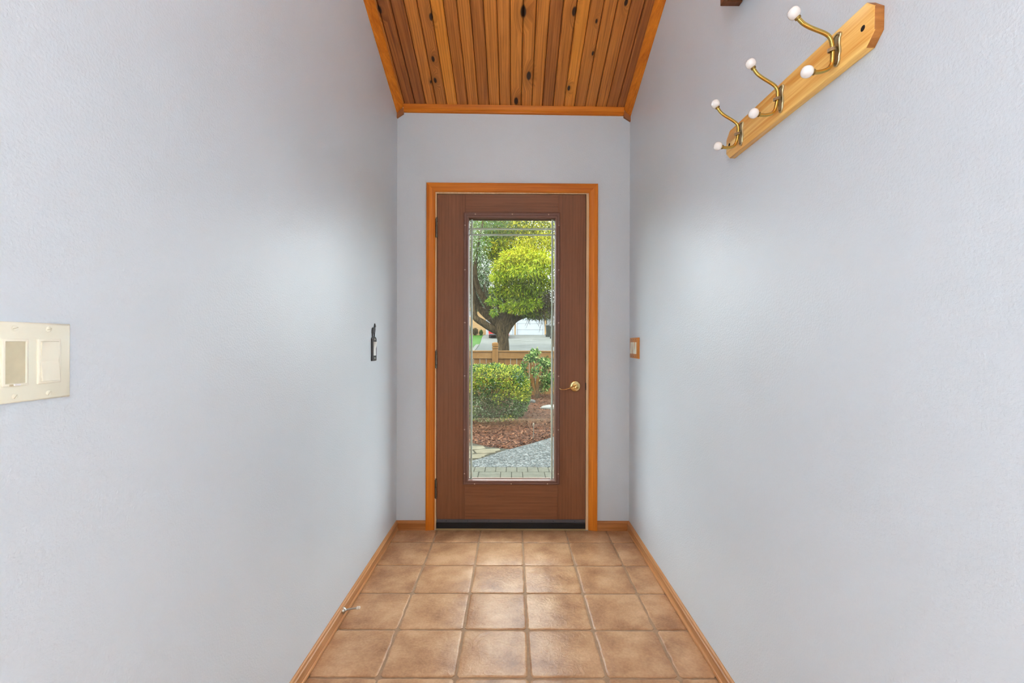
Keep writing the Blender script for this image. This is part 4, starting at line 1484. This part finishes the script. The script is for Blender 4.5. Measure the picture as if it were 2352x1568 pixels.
# pale-leaved trees behind
clumps = []
TY = 17.0
for (px, py, rx, ry, dy, w, ix) in [(1095, 560, 40, 50, 0, 5, [0, 1, 2, 3, 3]), (1100, 630, 42, 34, 0, 5, [0, 1, 3, 3, 2]), (1108, 655, 26, 34, .3, 3.5, [1, 3, 2, 0, 3]), (1112, 690, 30, 26, .2, 2.6, [1, 3, 2, 0]), (1088, 690, 24, 26, .2, 2, [1, 3, 3]), (1070, 600, 50, 70, .4, 5, [0, 1, 2, 3]),
                                    (1130, 520, 50, 26, .5, 4, [0, 1, 1, 3]), (1030, 560, 60, 80, .6, 5, [0, 1, 2, 3]), (1150, 690, 30, 30, .6, 2, [1, 2, 3])]:
    clump(px, py, rx, ry, dy, w, ix)
A = lambda px, py, dy=0.0: tuple(at(px, py, TY + dy))
bx = at(1052, 0, TY).x
PP = [lin(50, 72, 34), lin(88, 116, 58), lin(128, 150, 92), PALE]
tree('blossom_tree', 'tall tree with whitish flecked leaves behind the forked tree', (bx, TY, .325), [('trunk', [(bx, TY, .1), (bx, TY, 1.5), A(1056, 680), A(1064, 600), A(1070, 540)], [.17, .15, .13, .09, .04]), ('limb', [A(1055, 690), A(1085, 640), A(1108, 590), A(1120, 530)], [.09, .08, .05, .03]), ('limb', [A(1055, 690), A(1040, 640), A(1030, 580)], [.09, .06, .03])],
     clumps, 26000, .075, .034, PP, .1, None, .15)


def big_tree(px, Y, hgt, rx, n, pal, label, name='tall_tree', low=.28, seed=0, size=.2):
    global clumps, TY
    bx_ = at(px, 0, Y).x
    bz = ramp_z(Y)
    cl = []
    for k in range(16):
        u = low + (1 - low) * (k + .5) / 16
        a = k * 2.4 + seed
        rr = rx * (1.05 - abs(u - .55) * .95)
        cl.append(((bx_ + math.cos(a) * rr * .55, Y + math.sin(a) * rr * .5, bz + hgt * u), (rr * .6, rr * .6, hgt * .11), rr, [0, 1, 1, 2, 3 if k % 3 == 0 else 0]))
    tree(name, label, (bx_, Y, bz), [('trunk', [(bx_, Y, bz - .2), (bx_ + .05, Y, bz + hgt * .4), (bx_, Y, bz + hgt * .92)], [.2, .15, .05]),
                                     ('limb', [(bx_, Y, bz + hgt * .3), (bx_ + rx * .4, Y, bz + hgt * .5), (bx_ + rx * .6, Y - .2, bz + hgt * .7)], [.1, .07, .03]),
                                     ('limb', [(bx_, Y, bz + hgt * .35), (bx_ - rx * .4, Y, bz + hgt * .55), (bx_ - rx * .6, Y + .2, bz + hgt * .75)], [.1, .07, .03])],
         cl, n, size, size * .5, pal, .1, None, .2, 'trees behind the forked tree')


PD = [lin(40, 60, 30), lin(66, 94, 44), lin(104, 132, 66), lin(186, 200, 176)]
PG = [lin(52, 78, 30), lin(90, 120, 40), lin(140, 150, 60), lin(190, 204, 178)]
big_tree(1158, 22.6, 11.0, 2.9, 30000, PD, 'dark green broadleaf tree directly behind the yellow-green crown', low=.40, seed=1, size=.12)
big_tree(1450, 25.0, 11.0, 3.0, 10000, PG, 'mid green tree on the lawn beyond the coat rack side of the glass', low=.3, seed=2)
big_tree(900, 25.0, 12.0, 3.0, 10000, PD, 'dark green tree on the lawn in front of the peach house gable', low=.3, seed=3)
big_tree(1178, 61.0, 21.0, 4.5, 9000, PD, 'distant dark tree rising behind the middle of the house roof', low=.1, seed=4, size=.36)
big_tree(1005, 61.0, 20.0, 4.5, 7000, PG, 'distant olive tree behind the peach gable', low=.1, seed=5, size=.36)
big_tree(1353, 61.0, 19.0, 4.5, 7000, PG, 'distant tree beyond the wheeled bins', low=.1, seed=6, size=.36)
big_tree(830, 61.0, 18.0, 4.5, 4000, PD, 'distant tree beside the peach house', low=.1, seed=7, size=.36)

# ------------------------------------------------------------------ driveway, kerb and the house across
def slab(name, xs0, xs1, ya, yb, mat, dz=.03, cat=None, label=None, n=12):
    mb = MB()
    yl = np.linspace(ya, yb, n)
    mb.loft([[(xs0(y), y, ramp_z(y) + dz), (xs1(y), y, ramp_z(y) + dz), (xs1(y), y, ramp_z(y) - .1), (xs0(y), y, ramp_z(y) - .1)] for y in yl])
    return mb.build(name, mat, None)


dl = lambda y: np.interp(y, [12.4, 23.5, 29, 33, 38, 41], [-1.9, -1.98, -2.12, -2.35, -2.62, -2.66])
struct(slab('driveway', dl, lambda y: np.interp(y, [12.4, 23.5, 34, 41], [5.0, 5.0, 5.0, 5.0]), 12.6, 41.0, 'driveway'), 'pale concrete driveway rising to the garage doors', 'driveway')
tag(slab('kerb', lambda y: dl(y) - .20, lambda y: dl(y) - .005, 14.0, 27.6, 'kerb', .06, n=8), 'pale concrete kerb between lawn and driveway', 'kerb', None, 'structure')

HY = 41.0
hb = 1.80
house = empty('house', (0, HY, hb))
tag(house, 'peach clapboard house with two white garage doors across the driveway', 'house')
K = HY / F
hx = lambda px: (px - VX) * K
hz = lambda py: CZ - (py - VY) * K


def siding(x0, x1, y, z0, z1, step=.16, back=.3):
    mb = MB()
    prof = []
    z = z0
    while z < z1 - .01:
        prof += [(y - .022, z), (y - .004, min(z + step, z1))]
        z += step
    prof = [(y + back, z0)] + prof + [(y + back, z1)]
    mb.loft([[(x0, a, b) for a, b in prof], [(x1, a, b) for a, b in prof]])
    o = mb.build('siding', 'siding', house)
    o['kind'] = 'stuff'


WT = hb + 3.0
siding(-9.5, hx(1113.5), HY, hb, WT)
MB().box(hx(1113.5), hx(1116.2), HY - .05, HY + .2, hb, WT).build('corner_board', 'siding', house)
siding(hx(1181.3), hx(1184.6), HY, hb, WT)
siding(hx(1250.5), hx(1254.2), HY, hb, WT, back=6)
siding(hx(1116.2), hx(1250.5), HY, hb + 2.45, WT)
for (pa, pb) in ((1116.2, 1181.3), (1184.6, 1250.5)):
    xa, xb = hx(pa), hx(pb)
    gd = MB().box(xa, xa + .10, HY - .04, HY + .2, hb, hb + 2.30).build('garage_door', 'white_paint', house)
    MB().box(xb - .10, xb, HY - .04, HY + .2, hb, hb + 2.30).build('door_trim', 'white_paint', gd)
    MB().box(xa, xb, HY - .04, HY + .2, hb + 2.30, hb + 2.45).build('head_trim', 'white_paint', gd)
    for k in range(4):
        z0 = hb + .02 + k * .57
        pn = MB().box(xa + .10, xb - .10, HY + .045, HY + .10, z0, z0 + .555, .012).build('section_panel', 'white_paint', gd)
# gable window in the peach wall
wn = MB()
xa, xb, za, zb = hx(1066), hx(1088.5), hz(727.5), hz(714)
wn.loft([[(xa, HY - .06, za), (xb, HY - .06, za), (xb, HY - .06, zb), (xa, HY - .06, zb)], [(xa + .1, HY - .06, za + .1), (xb - .1, HY - .06, za + .1), (xb - .1, HY - .06, zb - .1), (xa + .1, HY - .06, zb - .1)],
         [(xa + .1, HY - .025, za + .1), (xb - .1, HY - .025, za + .1), (xb - .1, HY - .025, zb - .1), (xa + .1, HY - .025, zb - .1)]], True, False)
w_ = wn.build('window', 'white_paint', house)
MB().box(xa + .1, (xa + xb) / 2 - .04, HY - .028, HY - .024, za + .1, zb - .1).build('pane', 'pane_dark', w_)
MB().box((xa + xb) / 2 + .04, xb - .1, HY - .028, HY - .024, za + .1, zb - .1).build('pane', 'pane_dark', w_)
rf = MB()
rf.loft([[(x, HY - .5, WT - .1), (x, HY + 3.5, WT + 1.7), (x, HY + 7.5, WT - .1), (x, HY + 7.5, WT + .05), (x, HY + 3.5, WT + 1.88), (x, HY - .5, WT + .05)] for x in (-9.9, hx(1254.2) + .4)])
rf.build('roof', 'shingle', house)
MB().box(-9.5, hx(1254.2), HY + 6.6, HY + 6.8, hb, WT).build('rear_wall', 'siding', house)
MB().box(-9.5, -9.3, HY + .3, HY + 6.6, hb, WT).build('side_wall', 'siding', house)

# neighbouring white garage beyond the bins
n2 = empty('neighbour_garage', (hx(1290), 46.0, 2.1))
tag(n2, 'white garage beyond the wheeled bins', 'garage')
xa, xb = at(1256.5, 0, 46).x, at(1345, 0, 46).x
MB().box(xa, xb, 46, 52, 2.0, 4.55).build('wall', 'white_paint', n2)
MB().box(xa + .3, xb - .3, 45.95, 46.0 - .002, 2.1, 4.2, .01).build('garage_door', 'white_paint', n2)
MB().loft([[(xa - .3, 45.7, 4.5), (xb + .3, 45.7, 4.5), (xb + .3, 52.3, 4.5), (xa - .3, 52.3, 4.5)], [(xa + 1.6, 48.6, 5.9), (xb - 1.6, 48.6, 5.9), (xb - 1.6, 49.4, 5.9), (xa + 1.6, 49.4, 5.9)]]).build('roof', 'shingle', n2)


def wheelie(px, py, Y, w, h, label):
    b = at(px, py, Y)
    z = ramp_z(Y) + .035
    t = empty('wheeled_bin', (b.x, Y, z))
    tag(t, label, 'bin', 'wheeled bins beside the driveway')
    x = b.x
    MB().loft([[(x - w * .40, Y - w * .42, z + .02), (x + w * .40, Y - w * .42, z + .02), (x + w * .40, Y + w * .42, z + .02), (x - w * .40, Y + w * .42, z + .02)],
               [(x - w * .5, Y - w * .52, z + h * .9), (x + w * .5, Y - w * .52, z + h * .9), (x + w * .5, Y + w * .52, z + h * .9), (x - w * .5, Y + w * .52, z + h * .9)]]).build('body', 'bin', t)
    MB().loft([[(x - w * .54, Y - w * .58, z + h * .9), (x + w * .54, Y - w * .58, z + h * .9), (x + w * .54, Y + w * .6, z + h * .9), (x - w * .54, Y + w * .6, z + h * .9)],
               [(x - w * .5, Y - w * .5, z + h), (x + w * .5, Y - w * .5, z + h), (x + w * .5, Y + w * .5, z + h * 1.02), (x - w * .5, Y + w * .5, z + h * 1.02)]]).build('lid', 'bin_lid', t)
    for s_ in (-1, 1):
        MB().lathe([(-.03, .12), (.03, .12)], (x + s_ * w * .46, Y + w * .4, z + .12), (1, 0, 0), 14).build('wheel', 'tyre', t)


wheelie(1262, 0, 37.5, .60, 1.05, 'dark wheeled bin standing nearest the garage corner')
wheelie(1273, 0, 35.0, .62, 1.08, 'dark wheeled bin standing nearest the driveway edge')
bz = ramp_z(26.0)
pb = empty('dark_post', (at(1270, 0, 26).x, 26, bz))
tag(pb, 'dark wooden post standing beside the driveway behind the fence', 'post')
xq = pb.location.x
MB().box(xq - .06, xq + .06, 25.94, 26.06, bz - .1, bz + .95, .01).build('shaft', 'twig', pb)
MB().loft([[(xq - .075, 25.925, bz + .95), (xq + .075, 25.925, bz + .95), (xq + .075, 26.075, bz + .95), (xq - .075, 26.075, bz + .95)], [(xq - .02, 25.98, bz + 1.0), (xq + .02, 25.98, bz + 1.0), (xq + .02, 26.02, bz + 1.0), (xq - .02, 26.02, bz + 1.0)]]).build('cap', 'twig', pb)


def low_shrub(px, Y, r, h, pal, label):
    x = at(px, 0, Y).x
    z = ramp_z(Y)
    t = empty('foundation_shrub', (x, Y, z))
    tag(t, label, 'shrub', 'shrubs along the house wall')
    v, c = leaves(900, ell_sampler([((x, Y, z + h * .55), (r, r * .7, h * .5), 1, [0, 1, 2])], .3), .09, .06, pal, 0, (0, 0, 0))
    o = bpy.data.objects.new('foliage', quads('foliage', v, c, 'leaf', (x, Y, z)))
    COL.objects.link(o)
    o.parent = t
    o['kind'] = 'stuff'
    for k in range(4):
        a = k * 1.6
        MB().tube([(x, Y, z - .05), (x + math.cos(a) * r * .5, Y + math.sin(a) * r * .4, z + h * .7)], [.03, .012], 5).build('stem', 'twig', t)


low_shrub(1091, 40.3, .26, .62, [lin(110, 96, 60), lin(140, 120, 84), lin(96, 84, 52)], 'brownish round shrub against the peach house wall')
low_shrub(1105, 40.3, .12, .45, [G_DARK, G_MID, G_LIGHT], 'small green shrub beside the brownish shrub at the peach wall')
low_shrub(1076, 40.3, .18, .95, [G_DARK, G_MID, lin(140, 160, 50)], 'upright green shrub at the peach house wall')

# ------------------------------------------------------------------ red car on the driveway
CY = 34.8
gz = ramp_z(CY) + .03
cx0, cw = at(1121.5, 0, CY).x, 1.62
ccx = cx0 + cw / 2
car = empty('car', (ccx, CY + 2.0, gz))
tag(car, 'red hatchback parked tail-on in front of the garage door', 'car')


def sect(y, wl, z0, wm, zm, wt, zt):
    return [(ccx - wl, y, gz + z0), (ccx + wl, y, gz + z0), (ccx + wm, y, gz + zm), (ccx + wt, y, gz + zt), (ccx - wt, y, gz + zt), (ccx - wm, y, gz + zm)]


hwc = cw / 2
MB().loft([sect(CY, hwc * .90, .30, hwc * .96, .62, hwc * .86, .92), sect(CY + .12, hwc * .96, .24, hwc, .66, hwc * .92, .98), sect(CY + .8, hwc, .20, hwc, .66, hwc * .95, .96),
           sect(CY + 3.0, hwc, .20, hwc, .64, hwc * .94, .92), sect(CY + 3.8, hwc * .95, .24, hwc * .96, .60, hwc * .86, .78), sect(CY + 4.0, hwc * .84, .30, hwc * .86, .52, hwc * .76, .66)]).build('body', 'car_red', car, True)
MB().loft([sect(CY + .10, hwc * .86, .92, hwc * .84, 1.0, hwc * .80, 1.02), sect(CY + .55, hwc * .88, .95, hwc * .76, 1.30, hwc * .66, 1.40), sect(CY + 1.9, hwc * .90, .95, hwc * .76, 1.32, hwc * .66, 1.44), sect(CY + 3.0, hwc * .88, .90, hwc * .84, .95, hwc * .80, .97)]).build('cabin', 'car_red', car, True)
MB().loft([[(ccx - hwc * .66, CY + .13, gz + 1.03), (ccx + hwc * .66, CY + .13, gz + 1.03), (ccx + hwc * .56, CY + .44, gz + 1.34), (ccx - hwc * .56, CY + .44, gz + 1.34)],
           [(ccx - hwc * .64, CY + .18, gz + 1.01), (ccx + hwc * .64, CY + .18, gz + 1.01), (ccx + hwc * .54, CY + .49, gz + 1.32), (ccx - hwc * .54, CY + .49, gz + 1.32)]]).build('rear_window', 'car_glass', car)
for s_ in (-1, 1):
    MB().box(ccx + s_ * hwc * .80 - .10, ccx + s_ * hwc * .80 + .10, CY - .025, CY + .10, gz + .68, gz + .90, .02).build('tail_light', 'car_light', car)
    for yw in (CY + .75, CY + 3.2):
        wl = MB().lathe([(-.10, .22), (-.10, .29), (-.08, .31), (.08, .31), (.10, .29), (.10, .22)], (ccx + s_ * (hwc - .11), yw, gz + .31), (1, 0, 0), 20).build('wheel', 'tyre', car, True)
        MB().lathe([(-.104, .19), (.104, .19)], (ccx + s_ * (hwc - .11), yw, gz + .31), (1, 0, 0), 12).build('hub', 'nickel', wl)
MB().box(ccx - hwc * .93, ccx + hwc * .93, CY - .07, CY + .12, gz + .24, gz + .37, .04).build('bumper', 'tyre', car)
MB().box(ccx - .55, ccx + .55, CY - .035, CY + .02, gz + .60, gz + .70, .01).build('number_plate', 'car_plate', car)
